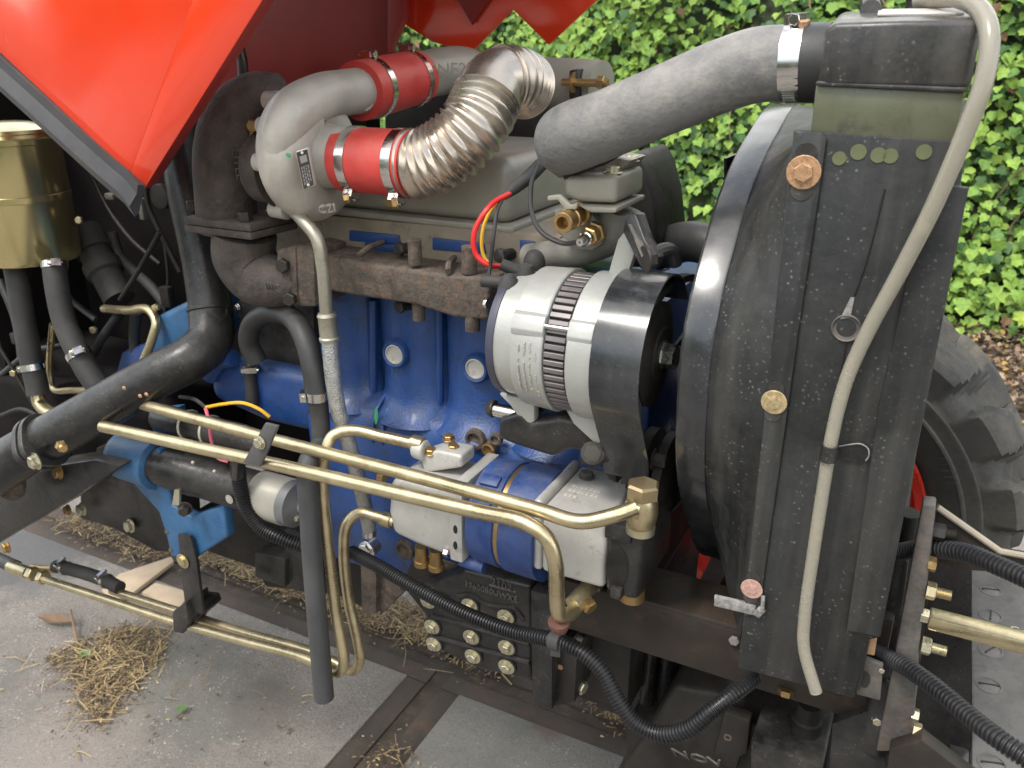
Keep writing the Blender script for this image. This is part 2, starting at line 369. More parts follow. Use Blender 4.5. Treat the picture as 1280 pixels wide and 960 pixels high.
def oval(mb, c, rx, rz, depth, n=20, tilt=0.0):
    c = V(c)
    return mb.prism([c + V((math.cos(a) * rx * math.cos(tilt) - math.sin(a) * rz * math.sin(tilt), 0, math.cos(a) * rx * math.sin(tilt) + math.sin(a) * rz * math.cos(tilt))) for a in (2 * math.pi * i / n for i in range(n))], (0, depth, 0))
Ym, Zp, Xp, Xm, Yp = V((0, -1, 0)), V((0, 0, 1)), V((1, 0, 0)), V((-1, 0, 0)), V((0, 1, 0))


# ================================================================== SETTING
def concrete_mat():
    m = bpy.data.materials.new('old_concrete'); m.use_nodes = True
    nt = m.node_tree; N, L = nt.nodes, nt.links; b = N['Principled BSDF']
    g = N.new('ShaderNodeNewGeometry')
    def noise(sc, det=8, ro=0.65):
        n = N.new('ShaderNodeTexNoise'); n.inputs['Scale'].default_value = sc; n.inputs['Detail'].default_value = det; n.inputs['Roughness'].default_value = ro
        L.new(g.outputs['Position'], n.inputs['Vector']); return n.outputs['Fac']
    def rng(s, a, c, lo=0.0, hi=1.0):
        r = N.new('ShaderNodeMapRange'); r.inputs[1].default_value = a; r.inputs[2].default_value = c; r.inputs[3].default_value = lo; r.inputs[4].default_value = hi
        L.new(s, r.inputs[0]); return r.outputs[0]
    def mix(f, a, c):
        mx = N.new('ShaderNodeMix'); mx.data_type = 'RGBA'; L.new(f, mx.inputs[0])
        for s, v in ((mx.inputs[6], a), (mx.inputs[7], c)):
            if hasattr(v, 'is_output'): L.new(v, s)
            else: s.default_value = (*v, 1)
        return mx.outputs[2]
    c = mix(rng(noise(3.2), 0.3, 0.7), (0.175, 0.153, 0.133), (0.265, 0.232, 0.204))
    c = mix(rng(noise(60, 6, 0.85), 0.38, 0.62, 0, 0.85), (0.185, 0.165, 0.147), c)
    c = mix(rng(noise(330, 3, 0.8), 0.42, 0.58, 0, 0.5), c, (0.36, 0.325, 0.295))
    c = mix(rng(noise(210, 3, 0.8), 0.54, 0.64, 0, 0.7), c, (0.10, 0.088, 0.078))
    c = mix(rng(noise(1.9, 7, 0.7), 0.52, 0.62, 0, 0.65), c, (0.14, 0.142, 0.125))
    c = mix(rng(noise(5.5, 9, 0.75), 0.60, 0.70, 0, 0.6), c, (0.16, 0.115, 0.10))
    vo = N.new('ShaderNodeTexVoronoi'); vo.inputs['Scale'].default_value = 140; L.new(g.outputs['Position'], vo.inputs['Vector'])
    mm = N.new('ShaderNodeMath'); mm.operation = 'MULTIPLY'; L.new(rng(vo.outputs['Distance'], 0.18, 0.34, 1, 0), mm.inputs[0]); L.new(rng(noise(20, 4), 0.5, 0.62, 0, 0.8), mm.inputs[1])
    c = mix(mm.outputs[0], c, (0.50, 0.47, 0.43))
    def spot(px, py, r, col, amt, c):
        p = UZ(px, py, 0); d = N.new('ShaderNodeVectorMath'); d.operation = 'DISTANCE'; L.new(g.outputs['Position'], d.inputs[0]); d.inputs[1].default_value = p
        a = N.new('ShaderNodeMath'); a.operation = 'MULTIPLY_ADD'; L.new(noise(16, 6, 0.7), a.inputs[0]); a.inputs[1].default_value = r * 1.6; L.new(d.outputs['Value'], a.inputs[2])
        return mix(rng(a.outputs[0], r * 1.35, r * 1.85, amt, 0), c, col)
    c = spot(690, 905, .055, (0.13, 0.05, 0.045), .75, c)
    c = spot(790, 890, .03, (0.15, 0.06, 0.045), .6, c)
    c = spot(640, 910, .28, (0.125, 0.132, 0.118), .5, c)
    c = spot(30, 690, .25, (0.10, 0.10, 0.105), .8, c)
    c = spot(330, 880, .10, (0.13, 0.115, 0.10), .6, c)
    c = spot(90, 930, .16, (0.33, 0.28, 0.245), .35, c)
    L.new(c, b.inputs['Base Color']); b.inputs['Roughness'].default_value = 0.88
    bp = N.new('ShaderNodeBump'); bp.inputs['Strength'].default_value = 0.7; bp.inputs['Distance'].default_value = 0.004
    L.new(noise(55, 8, 0.8), bp.inputs['Height']); L.new(bp.outputs[0], b.inputs['Normal'])
    return m
CONC = concrete_mat()
EDGE = mat('rusty_slab_edge', (0.05, 0.038, 0.03), 0.8, var=0.35, scale=7, bump=0.6, dust=0.4, dustcol=(0.12, 0.095, 0.075), second=(0.10, 0.055, 0.035), samt=0.35)
mb = MB()
n = 60
for i in range(n + 1):
    for j in range(n + 1):
        x = -60 + 120 * i / n; y = -50 + 120 * j / n
        mb.v.append(V((x, y, -0.012)))
for i in range(n):
    for j in range(n): mb.f.append((i * (n + 1) + j, (i + 1) * (n + 1) + j, (i + 1) * (n + 1) + j + 1, i * (n + 1) + j + 1))
GROUND = part('ground', mb, SOILM, kind='structure')
GX, GY, PER = -0.785, 1.235, 2.06
for i in range(-3, 3):
    for j in range(-3, 1):
        x0, x1 = GX + i * PER + 0.018, GX + (i + 1) * PER - 0.018
        y0, y1 = GY + j * PER + 0.018, GY + (j + 1) * PER - 0.018
        w = 0.046; t = random.uniform(-0.003, 0.003)
        b = MB(); b.box((x0 + w, y0 + w, -0.05), (x1 - w, y1 - w, 0.0 + t))
        sl_ = part('paving_slab', b, CONC, GROUND, 0.004)
        e = MB()
        for a, c in (((x0, y0), (x1, y0 + w)), ((x0, y1 - w), (x1, y1)), ((x0, y0 + w + .001), (x0 + w, y1 - w - .001)), ((x1 - w, y0 + w + .001), (x1, y1 - w - .001))):
            e.box((a[0], a[1], -0.05), (c[0], c[1], -0.004 + t))
        part('steel_edge', e, EDGE, sl_, 0.003)

def ground_poly(pts): return [UZ(a, b, 0.0) for a, b in pts]
def inside(p, poly):
    r = False; n = len(poly)
    for i in range(n):
        a, b = poly[i], poly[(i + 1) % n]
        if (a.y > p.y) != (b.y > p.y) and p.x < (b.x - a.x) * (p.y - a.y) / (b.y - a.y) + a.x: r = not r
    return r
def scatter(poly, n):
    xs = [p.x for p in poly]; ys = [p.y for p in poly]; out = []
    while len(out) < n:
        p = V((random.uniform(min(xs), max(xs)), random.uniform(min(ys), max(ys)), 0))
        if inside(p, poly): out.append(p)
    return out
STRAWS = [mat('straw_pale', (0.42, 0.31, 0.15), 0.7, var=0.3, scale=40), mat('straw_tan', (0.22, 0.15, 0.08), 0.75, var=0.3, scale=40), mat('straw_brown', (0.085, 0.06, 0.036), 0.8, var=0.3, scale=40)]
def litter(name, poly, n, lmax, hmax, label, cat='straw', chaff=1.0):
    me = bpy.data.meshes.new(name); v = []; f = []; mi = []
    ctr = sum(poly, V((0, 0, 0))) / len(poly)
    for p in scatter(poly, n * 3):
        if random.random() < .5:
            p = p + V((random.gauss(0, .022), random.gauss(0, .022), 0))
        d = min(1, (p - ctr).length / 0.25); z = random.random() ** 1.6 * hmax * (1 - 0.6 * d) + 0.004
        a = random.uniform(0, 6.283); short = random.random() < 0.9 * chaff
        l = random.uniform(.002, .010) if short else random.uniform(.3, 1) * lmax
        w = random.uniform(.0008, .0022) if short else random.uniform(.0006, .0011)
        t = V((math.cos(a), math.sin(a), random.uniform(-.3, .35))); s = V((-t.y, t.x, random.uniform(-.4, .4))) * w
        b = V((random.uniform(-.1, .1), random.uniform(-.1, .1), random.uniform(0, .12))) * l
        o = len(v); q = V((p.x, p.y, z))
        v += [q - t * l / 2 - s, q - t * l / 2 + s, q + b + s, q + b - s, q + t * l / 2 + s * .7, q + t * l / 2 - s * .7]
        f += [(o, o + 1, o + 2, o + 3), (o + 3, o + 2, o + 4, o + 5)]; k = random.choice((0, 1, 1, 1, 2, 2, 2) if short else (0, 0, 1, 1)); mi += [k, k]
    for q in v: q.z = max(q.z, .0025)
    me.from_pydata([tuple(q) for q in v], [], f)
    for m in STRAWS: me.materials.append(m)
    me.polygons.foreach_set('material_index', mi)
    return link(name, me, (0, 0, 0), label=label, cat=cat, kind='stuff')
litter('straw_heap', ground_poly([(52, 828), (95, 805), (160, 783), (205, 788), (208, 812), (180, 850), (150, 880), (128, 915), (108, 905), (100, 870), (88, 845)]), 1150, .075, .008,
       'V-shaped heap of dry straw on the bare concrete in front of the machine')
litter('straw_strip', ground_poly([(240, 700), (330, 735), (420, 770), (480, 790), (560, 815), (600, 835), (640, 850), (640, 800), (560, 770), (440, 735), (340, 700), (250, 672)]), 2300, .09, .012,
       'long strip of dry straw lying along the slab joint under the engine')
litter('straw_patch', ground_poly([(70, 655), (110, 640), (190, 655), (215, 690), (200, 705), (150, 690), (100, 672)]), 600, .06, .008,
       'dark crumbly patch of straw beneath the black beam at the left')
litter('straw_tuft', ground_poly([(455, 955), (480, 925), (520, 940), (500, 975), (460, 980)]), 45, .05, .006,
       'small tuft of straw in the joint at the front edge')
litter('straw_scraps', ground_poly([(715, 860), (770, 870), (850, 915), (860, 930), (800, 920), (730, 880)]), 260, .03, .006,
       'thin scraps of straw in the slab joint below the long corrugated loom')
litter('chaff', ground_poly([(20, 800), (300, 760), (420, 860), (330, 960), (60, 960), (0, 900)]), 70, .05, .002,
       'sparse broken straw and chaff strewn over the open concrete round the heap')
# loose single leaves and stalks on the concrete
LEAFB = mat('dry_leaf', (0.22, 0.14, 0.085), 0.8, var=0.3, scale=30)
LEAFG = mat('green_scrap', (0.10, 0.19, 0.05), 0.6, var=0.3, scale=30)
def flatleaf(name, px, py, l, w, a, m, label, cat='leaf', curl=.25):
    b = MB(); c = UZ(px, py, 0.004); t = V((math.cos(a), math.sin(a), 0)); s = V((-t.y, t.x, 0)); R0 = []
    for i in range(7):
        u = i / 6; ww = w * math.sin(math.pi * (0.06 + 0.9 * u)) ** .8; cc = c + t * l * (u - .5) + V((0, 0, .002 + curl * l * (u - .5) ** 2))
        R0.append([cc - s * ww + V((0, 0, ww * .5)), cc, cc + s * ww + V((0, 0, ww * .5)), cc + V((0, 0, -.0006))])
    b.rings(R0)
    return part(name, b, m, label=label, cat=cat)
flatleaf('dead_leaf', 70, 777, .09, .016, .25, LEAFB, 'curled brown dead leaf on the concrete left of the straw heap')
flatleaf('green_scrap', 107, 820, .03, .012, .4, LEAFG, 'small green leaf scrap on top of the straw heap')
flatleaf('green_scrap', 228, 888, .022, .009, 1.2, LEAFG, 'tiny green scrap on the open concrete right of the straw heap')
b = MB(); b.tube([UZ(88, 762, .03), UZ(93, 785, .012), UZ(97, 803, .006)], .0032, 6)
part('dry_twig', b, LEAFB, label='short dark twig stuck up beside the dead leaf', cat='twig')
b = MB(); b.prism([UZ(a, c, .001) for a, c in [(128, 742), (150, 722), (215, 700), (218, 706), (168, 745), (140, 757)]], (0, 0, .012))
SUNPATCH = mat('sun_patch_pale', (0.44, 0.34, 0.24), 0.8, var=0.2, scale=12, bump=0.3)  # pale flat pieces stand in for sunlight falling on the paving
part('sun_patch', b, SUNPATCH, bevel=.002, label='pale pointed piece painted as a patch of sunlight on the ground under the blue bracket', cat='sun patch')
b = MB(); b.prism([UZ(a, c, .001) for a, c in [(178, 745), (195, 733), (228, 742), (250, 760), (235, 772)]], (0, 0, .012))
part('sun_patch', b, SUNPATCH, bevel=.002, label='pale squarish piece painted as a patch of sunlight under the two lower hydraulic pipes', cat='sun patch')

# ---- ivy bank behind
bank = MB(); nx, nz = 60, 16
def bank_pt(x, t):      # t 0..1 up the slope
    y = 4.3 + 0.10 * math.sin(x * 2.1) + 0.06 * math.sin(x * 5.3 + 1) + t * 0.9 + 0.08 * math.sin(x * 3.1 + t * 7)
    return V((x, y, -0.05 + t * 2.9))
for i in range(nx + 1):
    for j in range(nz + 1): bank.v.append(bank_pt(-9 + 13.5 * i / nx, j / nz))
for i in range(nx):
    for j in range(nz): bank.f.append((i * (nz + 1) + j, (i + 1) * (nz + 1) + j, (i + 1) * (nz + 1) + j + 1, i * (nz + 1) + j + 1))
b2 = MB(); b2.v = [p.copy() for p in bank.v]; b2.f = bank.f
part('earth_bank', bank, mat('bank_soil', (0.035, 0.05, 0.018), 0.95, var=0.5, scale=5), kind='structure')
def leafm(name, col):
    m = mat(name, col, 0.6, var=0.35, scale=3.5, rvar=0.12, spec=0.3)
    return m
LM = [leafm('ivy_bright', (0.22, 0.34, 0.06)), leafm('ivy_fresh', (0.165, 0.28, 0.05)), leafm('ivy_mid', (0.105, 0.20, 0.045)), leafm('ivy_dark', (0.045, 0.10, 0.03)), leafm('ivy_yellow', (0.26, 0.33, 0.05)), leafm('ivy_dead', (0.17, 0.10, 0.05))]
IVY2 = [(0, -.42), (.22, -.5), (.48, -.3), (.42, -.05), (.50, .14), (.29, .2), (0, .56), (-.29, .2), (-.50, .14), (-.42, -.05), (-.48, -.3), (-.22, -.5)]
IVY3 = [(0, -.4), (.3, -.42), (.48, -.12), (.36, .03), (.2, .28), (0, .52), (-.2, .28), (-.36, .03), (-.48, -.12), (-.3, -.42)]
MAPLE = [(0, -.45), (.3, -.5), (.22, -.2), (.62, -.12), (.3, .08), (.4, .4), (.12, .25), (0, .75), (-.12, .25), (-.4, .4), (-.3, .08), (-.62, -.12), (-.22, -.2), (-.3, -.5)]
def leaf_geo(shape, fold):
    v = [V((0, -.05, -fold * .15))] + [V((x, y, abs(x) * fold - y * y * fold * .6)) for x, y in shape]
    return v, [(0, i + 1, (i + 1) % len(shape) + 1) for i in range(len(shape))]
GEO = [leaf_geo(IVY2, .35), leaf_geo(IVY3, .2), leaf_geo(IVY2, -.15), leaf_geo(MAPLE, .2)]
def leaf_mesh(g, k):
    me = bpy.data.meshes.new('leaf'); me.from_pydata([tuple(p) for p in GEO[g][0]], [], GEO[g][1]); me.materials.append(LM[k]); return me
LMESH = {}
def leaf_xf(x, t, lift):
    p = bank_pt(x, t); nrm = V((random.gauss(0, .38), -0.85 + random.gauss(0, .3), 0.62 + random.gauss(0, .38))).normalized()
    p = p + V((0, -1, .3)).normalized() * lift
    yv = V((random.gauss(0, .55), -.15, -1)).normalized(); yv = (yv - nrm * yv.dot(nrm)).normalized(); xv = yv.cross(nrm)
    return p, Matrix((xv, yv, nrm)).transposed()
def clump(x, t):
    return math.sin(x * 3.3 + 1.7 * math.sin(t * 5)) * .5 + math.sin(x * 7.1 + t * 11) * .35 + math.sin(x * 1.3 - t * 4) * .4
IVY = empty('ivy', (-0.8, 4.3, 0), label='dense green ivy covering the bank behind the machine', cat='ivy')
sv = []; sf = []; smi = []
def pick(c):
    r = random.random() + c * .22  # darker leaves in clump hollows: shade put into the leaf colour
    return 0 if r > .82 else 1 if r > .5 else 2 if r > .28 else 3
for i in range(36000):
    x = random.uniform(-4.0, 3.4); t = random.random() ** 1.25
    if t < .03 and random.random() < .6: continue
    c = clump(x, t)
    if c < -.5 and random.random() < .6: continue
    p, M = leaf_xf(x, t, random.uniform(0.0, .1) + max(0, c) * .20); k = pick(c * 1.3 + .12) if random.random() > .012 else 5; g = random.choice((0, 0, 1, 2))
    s = random.uniform(.033, .060); o = len(sv)
    sv += [p + M @ (q * s) for q in GEO[g][0]]; sf += [tuple(a + o for a in q) for q in GEO[g][1]]; smi += [k] * len(GEO[g][1])
me = bpy.data.meshes.new('foliage'); me.from_pydata([tuple(q - V((-.8, 4.3, 0))) for q in sv], [], sf)
for m in LM: me.materials.append(m)
me.polygons.foreach_set('material_index', smi)
link('foliage', me, (-0.8, 4.3, 0), IVY, kind='stuff')
for i in range(300):
    big = i % 24 == 0
    while True:
        px, py = random.choice(((random.uniform(1190, 1280), random.uniform(0, 410)), (random.uniform(800, 950), random.uniform(110, 330)), (random.uniform(640, 1020), random.uniform(0, 100))))
        d = ray(px, py); q = CAM + d * (4.5 / d.y); t = (q.z + .05) / 2.9
        if 0.03 < t < .99: break
    p, M = leaf_xf(q.x, t, random.uniform(.11, .17) + max(0, clump(q.x, t)) * .2)
    g, k = (3, random.choice((0, 4, 1))) if big else (random.choice((0, 1, 2)), pick(.55))
    if (g, k) not in LMESH: LMESH[g, k] = leaf_mesh(g, k)
    link('leaf', LMESH[g, k], p, IVY, rot=M.to_quaternion(), scale=float(random.uniform(.075, .10) if big else random.uniform(.045, .068)))
# stems peeping through
st = MB()
for i in range(26):
    x = random.uniform(-1.5, 1.6); t0 = random.uniform(0, .7)
    st.tube([bank_pt(x + random.uniform(-.1, .1), t0 + k * .07) + V((0, -.09, .02)) for k in range(4)], .004, 5, 3)
part('stem', st, LEAFB, IVY, kind='stuff')
# leaf litter between slabs and bank
LIT = [mat('litter_pale', (0.34, 0.25, 0.165), 0.8, var=0.3), mat('litter_brown', (0.20, 0.125, 0.075), 0.8, var=0.3), mat('litter_dark', (0.07, 0.05, 0.035), 0.85, var=0.3), mat('litter_yellow', (0.40, 0.26, 0.07), 0.75, var=0.2)]
sv = []; sf = []; smi = []
for i in range(9500):
    x = random.uniform(-2.5, 1.8); y = 3.2 + random.random() ** .8 * 1.2; s = random.uniform(.012, .036); o = len(sv)
    if y < 3.35 and random.random() < .5: continue
    nrm = V((random.gauss(0, .45), random.gauss(-.1, .45), 1)).normalized(); xv = nrm.orthogonal().normalized(); xv = Quaternion(nrm, random.uniform(0, 6.28)) @ xv; yv = nrm.cross(xv)
    p = V((x, y, random.uniform(.004, .045)))
    g = GEO[random.choice((0, 1, 1, 3))]
    sv += [p + (xv * q.x * random.uniform(.6, 1.1) + yv * q.y + nrm * q.z * 2) * s for q in g[0]]; sf += [tuple(a + o for a in q) for q in g[1]]; smi += [random.choice((0, 0, 1, 1, 1, 2, 2, 3))] * len(g[1])
me = bpy.data.meshes.new('leaf_litter'); me.from_pydata([tuple(q) for q in sv], [], sf)
for m in LIT: me.materials.append(m)
me.polygons.foreach_set('material_index', smi)
link('leaf_litter', me, (0, 0, 0), kind='stuff', label='brown leaf litter strewn on the ground at the foot of the ivy', cat='leaf litter')

# unseen trees added behind the camera so the polished parts reflect green
sv = []; sf = []; smi = []
for i in range(5200):
    x = random.uniform(-14, 14); h = 3.2 + 1.3 * math.sin(x * .9) + .6 * math.sin(x * 2.3)
    p = V((x, -7 + random.gauss(0, .5), random.random() * h)); s = random.uniform(.22, .5); o = len(sv)
    M = Quaternion(V((random.gauss(0, 1), random.gauss(0, 1), random.gauss(0, 1))).normalized(), random.uniform(0, 6.28)).to_matrix(); g = GEO[1]
    sv += [p + M @ (q * s) for q in g[0]]; sf += [tuple(a + o for a in q) for q in g[1]]; smi += [random.choice((1, 2, 2, 3))] * len(g[1])
me = bpy.data.meshes.new('unseen_tree_belt'); me.from_pydata([tuple(q) for q in sv], [], sf)
for m in LM: me.materials.append(m)
me.polygons.foreach_set('material_index', smi)
link('unseen_tree_belt', me, (0, 0, 0), kind='stuff', label='loose unseen belt of green trees added behind the camera for reflections', cat='trees')

# ================================================================== TRACTOR
TR = empty('tractor', (-0.6, 1.05, 0.0), label='red tractor with its hood raised over a blue turbo diesel engine and black radiator', cat='tractor')

# ---------------------------------------------------------------- radiator
yR = 0.74
b = MB(); b.box((-.109, yR + .009, .648), (.012, 1.365, 1.184))
RAD = part('radiator', b, PLATE, TR, .002)
b = MB(); b.pp([(992, 163), (1208, 178), (1183, 232), (1211, 235), (1100, 797), (1086, 800), (1068, 873), (922, 835)], yR, .008)
part('side_plate', b, PLATE, RAD, .0012)
b = MB(); b.pp([(993, 164), (1027, 166), (1033, 174), (1021, 262), (1000, 400), (975, 580), (948, 768), (929, 771)], yR - .0035, .003)
part('mounting_strip', b, PLATE, RAD, .0008)
b = MB(); b.pp([(1183, 232), (1211, 235), (1100, 797), (1058, 788), (1098, 510), (1140, 320)], yR - .006, .0055)
part('edge_flange', b, PLATE, RAD, .0012)
b = MB(); b.tube([U(1106, 236, yR - .0006), U(1085, 320, yR - .0006), U(1068, 370, yR - .0006)], .0008, 6)
b.tube([U(1058, 428, yR - .0006), U(1045, 500, yR - .0006), U(1018, 700, yR - .0006)], .0007, 6)
part('seam', b, DARK, RAD)
# dished drain hole with scratched groove
c = U(1058, 410, yR)
b = MB(); b.lathe(c + Ym * .001, Yp, [(0, .0125), (-.0015, .0115), (.0005, .0105), (.0015, .006), (.0018, .0001)], 24, (False, True))
part('drain_dish', b, OLDPAINT, RAD)
b = MB(); b.prism([U(1063, 372, yR - .0012), U(1068, 372, yR - .0012), U(1063, 397, yR - .0012), U(1050, 399, yR - .0012)], (0, .0012, 0)); part('scratch', b, CHIP, RAD)
for px, py, r in ((1049, 198, .0055), (1073, 190, .0062), (1098, 194, .006), (1113, 195, .0058), (1155, 190, .0058)):
    b = MB(); oval(b, U(px, py, yR - .0009), r, r, .0009); part('paint_dot', b, OLVMARK, RAD)
for px, py, r, bm_, bh in ((1005, 215, .0125, COPPER, .45), (968, 502, .0105, GOLDB, .22), (940, 735, .0098, PINKB, .16)):
    c = U(px, py, yR - .0036)
    b = MB(); b.prism([c + V((math.cos(a) * r * .72, -.0008, math.sin(a) * r * .72 + (r * 1.15 if math.sin(a) > 0 else -r * 1.15))) for a in (2 * math.pi * (i + .5) / 24 for i in range(24))], (0, .0008, 0)); part('slot', b, TANKM, RAD)
    bolt(RAD, c + V((0, -.0008, 0)), Ym, r * .66, bm_, 1.7, bh)
# broken rim tab
b = MB(); b.bar(U(893, 750, .738), U(945, 762, .738), .004, .013); b.bar(U(945, 762, .735), U(953, 768, .735), .004, .012); b.bar(U(953, 765, .734), U(954, 745, .734), .004, .004, (1, 0, 0))
part('chipped_tab', b, CHIP, RAD, .001)
# tank
b = MB()
z0, z1 = U(1100, 108, yR).z, U(1100, 20, yR).z
xa, xb = U(1022, 104, yR).x, U(1207, 110, yR).x
zf = U(1120, 27, yR).z; zc_ = U(1120, 12, yR + .05).z
sec = lambda x, k, dz: [V((x, yR - .004 + k, z0)), V((x, yR - .004 + k, zf - dz)), V((x, yR + .05 + k, zc_ - dz)), V((x, yR + .31, zc_ + .006 - dz)), V((x, yR + .57 - k, zc_ - dz)), V((x, yR + .63 - k, zf - dz)), V((x, yR + .63 - k, z0))]
b.rings([sec(xa, .004, .006), sec(xa + .006, 0, .001), sec((xa + xb) / 2, 0, 0), sec(xb - .004, 0, 0), sec(xb + .003, .003, .003)])
z1 = zc_ + .004
TANK = part('header_tank', b, TANKM, RAD, .006, 3, 50)
b = MB(); b.pp([(1020, 104), (1206, 112), (1193, 181), (1013, 166)], yR + .001, .62)
part('crimp_band', b, OLIVEREFL, RAD, .0015)
b = MB(); b.pp([(1020, 101), (1208, 109), (1207, 116), (1019, 107)], yR - .0035, .63)
part('crimp_lip', b, TANKM, RAD, .0015)
b = MB(); b.lathe(V((-.035, 1.0, z1 - .002)), Zp, [(0, .03), (.018, .03), (.02, .036), (.034, .036), (.036, .03)], 24); part('filler_neck', b, BLACK, RAD)
kf = lambda x, u: V((x, yR - .004 + .054 * u, zf + (zc_ - zf) * u)); b = MB(); b.prism([kf(-.068, .45), kf(-.008, .45), kf(-.006, .92), kf(-.070, .92)], (0, -.0004, .0012))
part('warning_sticker', b, PALEMARK, RAD)
b = MB(); b.tube([U(1085, -8, .85), U(1090, 15, .79), U(1088, 12, .78)], .008, 10); part('overflow_spout', b, BLACK, RAD)
# shroud
cy, cz = 1.055, .895
tr = [(965, 130), (942, 162), (920, 200), (900, 248), (885, 300), (871, 350), (860, 400), (853, 450), (850, 500), (848, 550), (850, 600), (857, 635), (865, 660), (890, 692)]
pol = []
for a, c in tr:
    p = UX(a, c, -.195); pol.append((math.atan2(p.z - cz, cy - p.y), math.hypot(p.z - cz, cy - p.y)))
pol.sort()
def rad_at(t):      # t = angle from the near side upwards
    if t > math.pi / 2: t = math.pi - t
    if t < -math.pi / 2: t = -math.pi - t
    if t <= pol[0][0]: return pol[0][1]
    if t >= pol[-1][0]: return pol[-1][1]
    for (a, r), (a2, r2) in zip(pol, pol[1:]):
        if a <= t <= a2: return r + (r2 - r) * (t - a) / (a2 - a)
N_ = 72
def ringr(x, k): return [V((x, cy - math.cos(t) * rad_at(t) * k, cz + math.sin(t) * rad_at(t) * k)) for t in (-math.pi + 2 * math.pi * i / N_ for i in range(N_))]
def rect(x, y0, y1, z0_, z1_):
    out = []
    for i in range(N_):
        t = -math.pi + 2 * math.pi * i / N_; c, s_ = -math.cos(t), math.sin(t)
        ky = ((y1 - cy) if c > 0 else (y0 - cy)) / c if abs(c) > 1e-6 else 9
        kz = ((z1_ - cz) if s_ > 0 else (z0_ - cz)) / s_ if abs(s_) > 1e-6 else 9
        k = min(abs(ky), abs(kz)); out.append(V((x, cy + c * k, cz + s_ * k)))
    return out
b = MB(); b.rings([ringr(-.1685, 1.001), ringr(-.1675, .999), rect(-.1085, yR - .0006, 1.362, .655, 1.183)], (False, False))
part('shroud_flank', b, PLATE, RAD, ang=28)
b = MB(); b.rings([ringr(-.172, .955), ringr(-.197, .985), ringr(-.1985, .995), ringr(-.196, 1.0), ringr(-.170, 1.004), ringr(-.1680, 1.0025), ringr(-.1685, .97)], (False, False))
part('fan_shroud', b, SHROUD, RAD, ang=28)
for a, c in ((898, 358), (880, 560)):
    b = MB(); p = UX(a, c, -.19); b.ball(p + V((.0, .0005, 0)), .0032, 8, (1.2, .35, 1.6)); part('paint_chip', b, CHIP, RAD)
# cooling fan
b = MB(); FC = V((-.20, 1.05, .90)); b.lathe(FC + V((-.03, 0, 0)), Xp, [(0, .05), (.05, .05)], 20)
FAN = part('cooling_fan', b, BLACK, TR)
for k in range(7):
    a = k * 2 * math.pi / 7; e = V((0, math.cos(a), math.sin(a))); t = V((0, -math.sin(a), math.cos(a)))
    b = MB(); b.prism([FC + e * .045 - t * .02 + Xp * .015, FC + e * .045 + t * .02 - Xp * .015, FC + e * .255 + t * .05 - Xp * .02, FC + e * .255 - t * .03 + Xp * .02], (.003, 0, 0)); part('blade', b, BLACK, FAN)

# overflow hose with its clip
b = MB(); pts = [(1150, 2, .80), (1190, -4, .77), (1225, 12, .745), (1237, 45, .728), (1230, 100, .72), (1205, 170, .718), (1165, 262, .72), (1125, 340, .724), (1086, 412, .726), (1058, 475, .726), (1041, 540, .725), (1030, 605, .724), (1017, 690, .722), (1006, 770, .72), (1005, 810, .718), (1020, 865, .714)]
b.tube(UU(pts), [.0071, .0071, .0070, .0070, .0069, .0068, .0067, .0065, .0063, .0061, .0060, .0059, .0059, .0059, .0059, .0061], 18, 8)
OVH = part('overflow_hose', b, CLEAR, TR)
b = MB(); b.tube(UU(pts), [.0045] * 5 + [.004] * 11, 14, 8); part('hose_bore', b, BORE, OVH)
b = MB(); c = U(1036, 566, .722); b.tube([c + V((-.011, .010, 0)), c + V((-.0115, -.006, 0)), c + V((0, -.0115, 0)), c + V((.0115, -.006, 0)), c + V((.013, .012, 0))], .001, 6)
b = MB(); d = (U(1030, 605, .72) - U(1041, 540, .72)).normalized()
b.lathe(c - d * .0075, d, [(0, .0060), (0, .0073), (.015, .0073), (.015, .0060)], 24, (False, False))
b.pp([(1050, 558), (1078, 555), (1086, 562), (1085, 572), (1076, 577), (1050, 575)], yR - .003, .0025)
HC = part('hose_clip', b, BLACK, TR, ang=30)
b = MB(); b.tube(UU([(1049, 558, yR - .004), (1060, 556, yR - .004), (1076, 555, yR - .004), (1085, 561, yR - .004), (1086, 570, yR - .004), (1082, 576, yR - .004)]), .0007, 6); part('clip_edge', b, CHIP, HC)

# ---------------------------------------------------------------- top radiator hose
hp = [(1012, 79, .80, 45), (985, 79, .80, 45), (945, 82, .80, 45), (900, 96, .80, 44), (850, 117, .79, 43), (800, 138, .785, 42), (755, 157, .785, 42), (724, 168, .79, 43), (709, 175, .80, 42), (712, 190, .835, 33), (733, 208, .855, 30)]
P = [U(a, c, y) for a, c, y, r in hp]; rr = [rp(r, p) for (a, c, y, r), p in zip(hp, P)]
b = MB(); b.tube(P[:2] + P[2:], rr, 36, 8)
UH = part('radiator_hose', b, GREYHOSE, TR)
clamp(UH, U(993, 79, .80), P[0] - P[2], rr[1] * 1.0, V((.0, -.1, 1)), .017)
b = MB(); b.lathe(U(1010, 79, .80), Xp, [(-.012, rr[0] * 1.02), (-.012, rr[0] * 1.05), (.016, rr[0] * 1.05)], 30); part('hose_end', b, RUB, UH)
bolt(UH, U(1003, 36, .79), V((0, -.2, 1)), .006, COPPER, 0, 1.2)

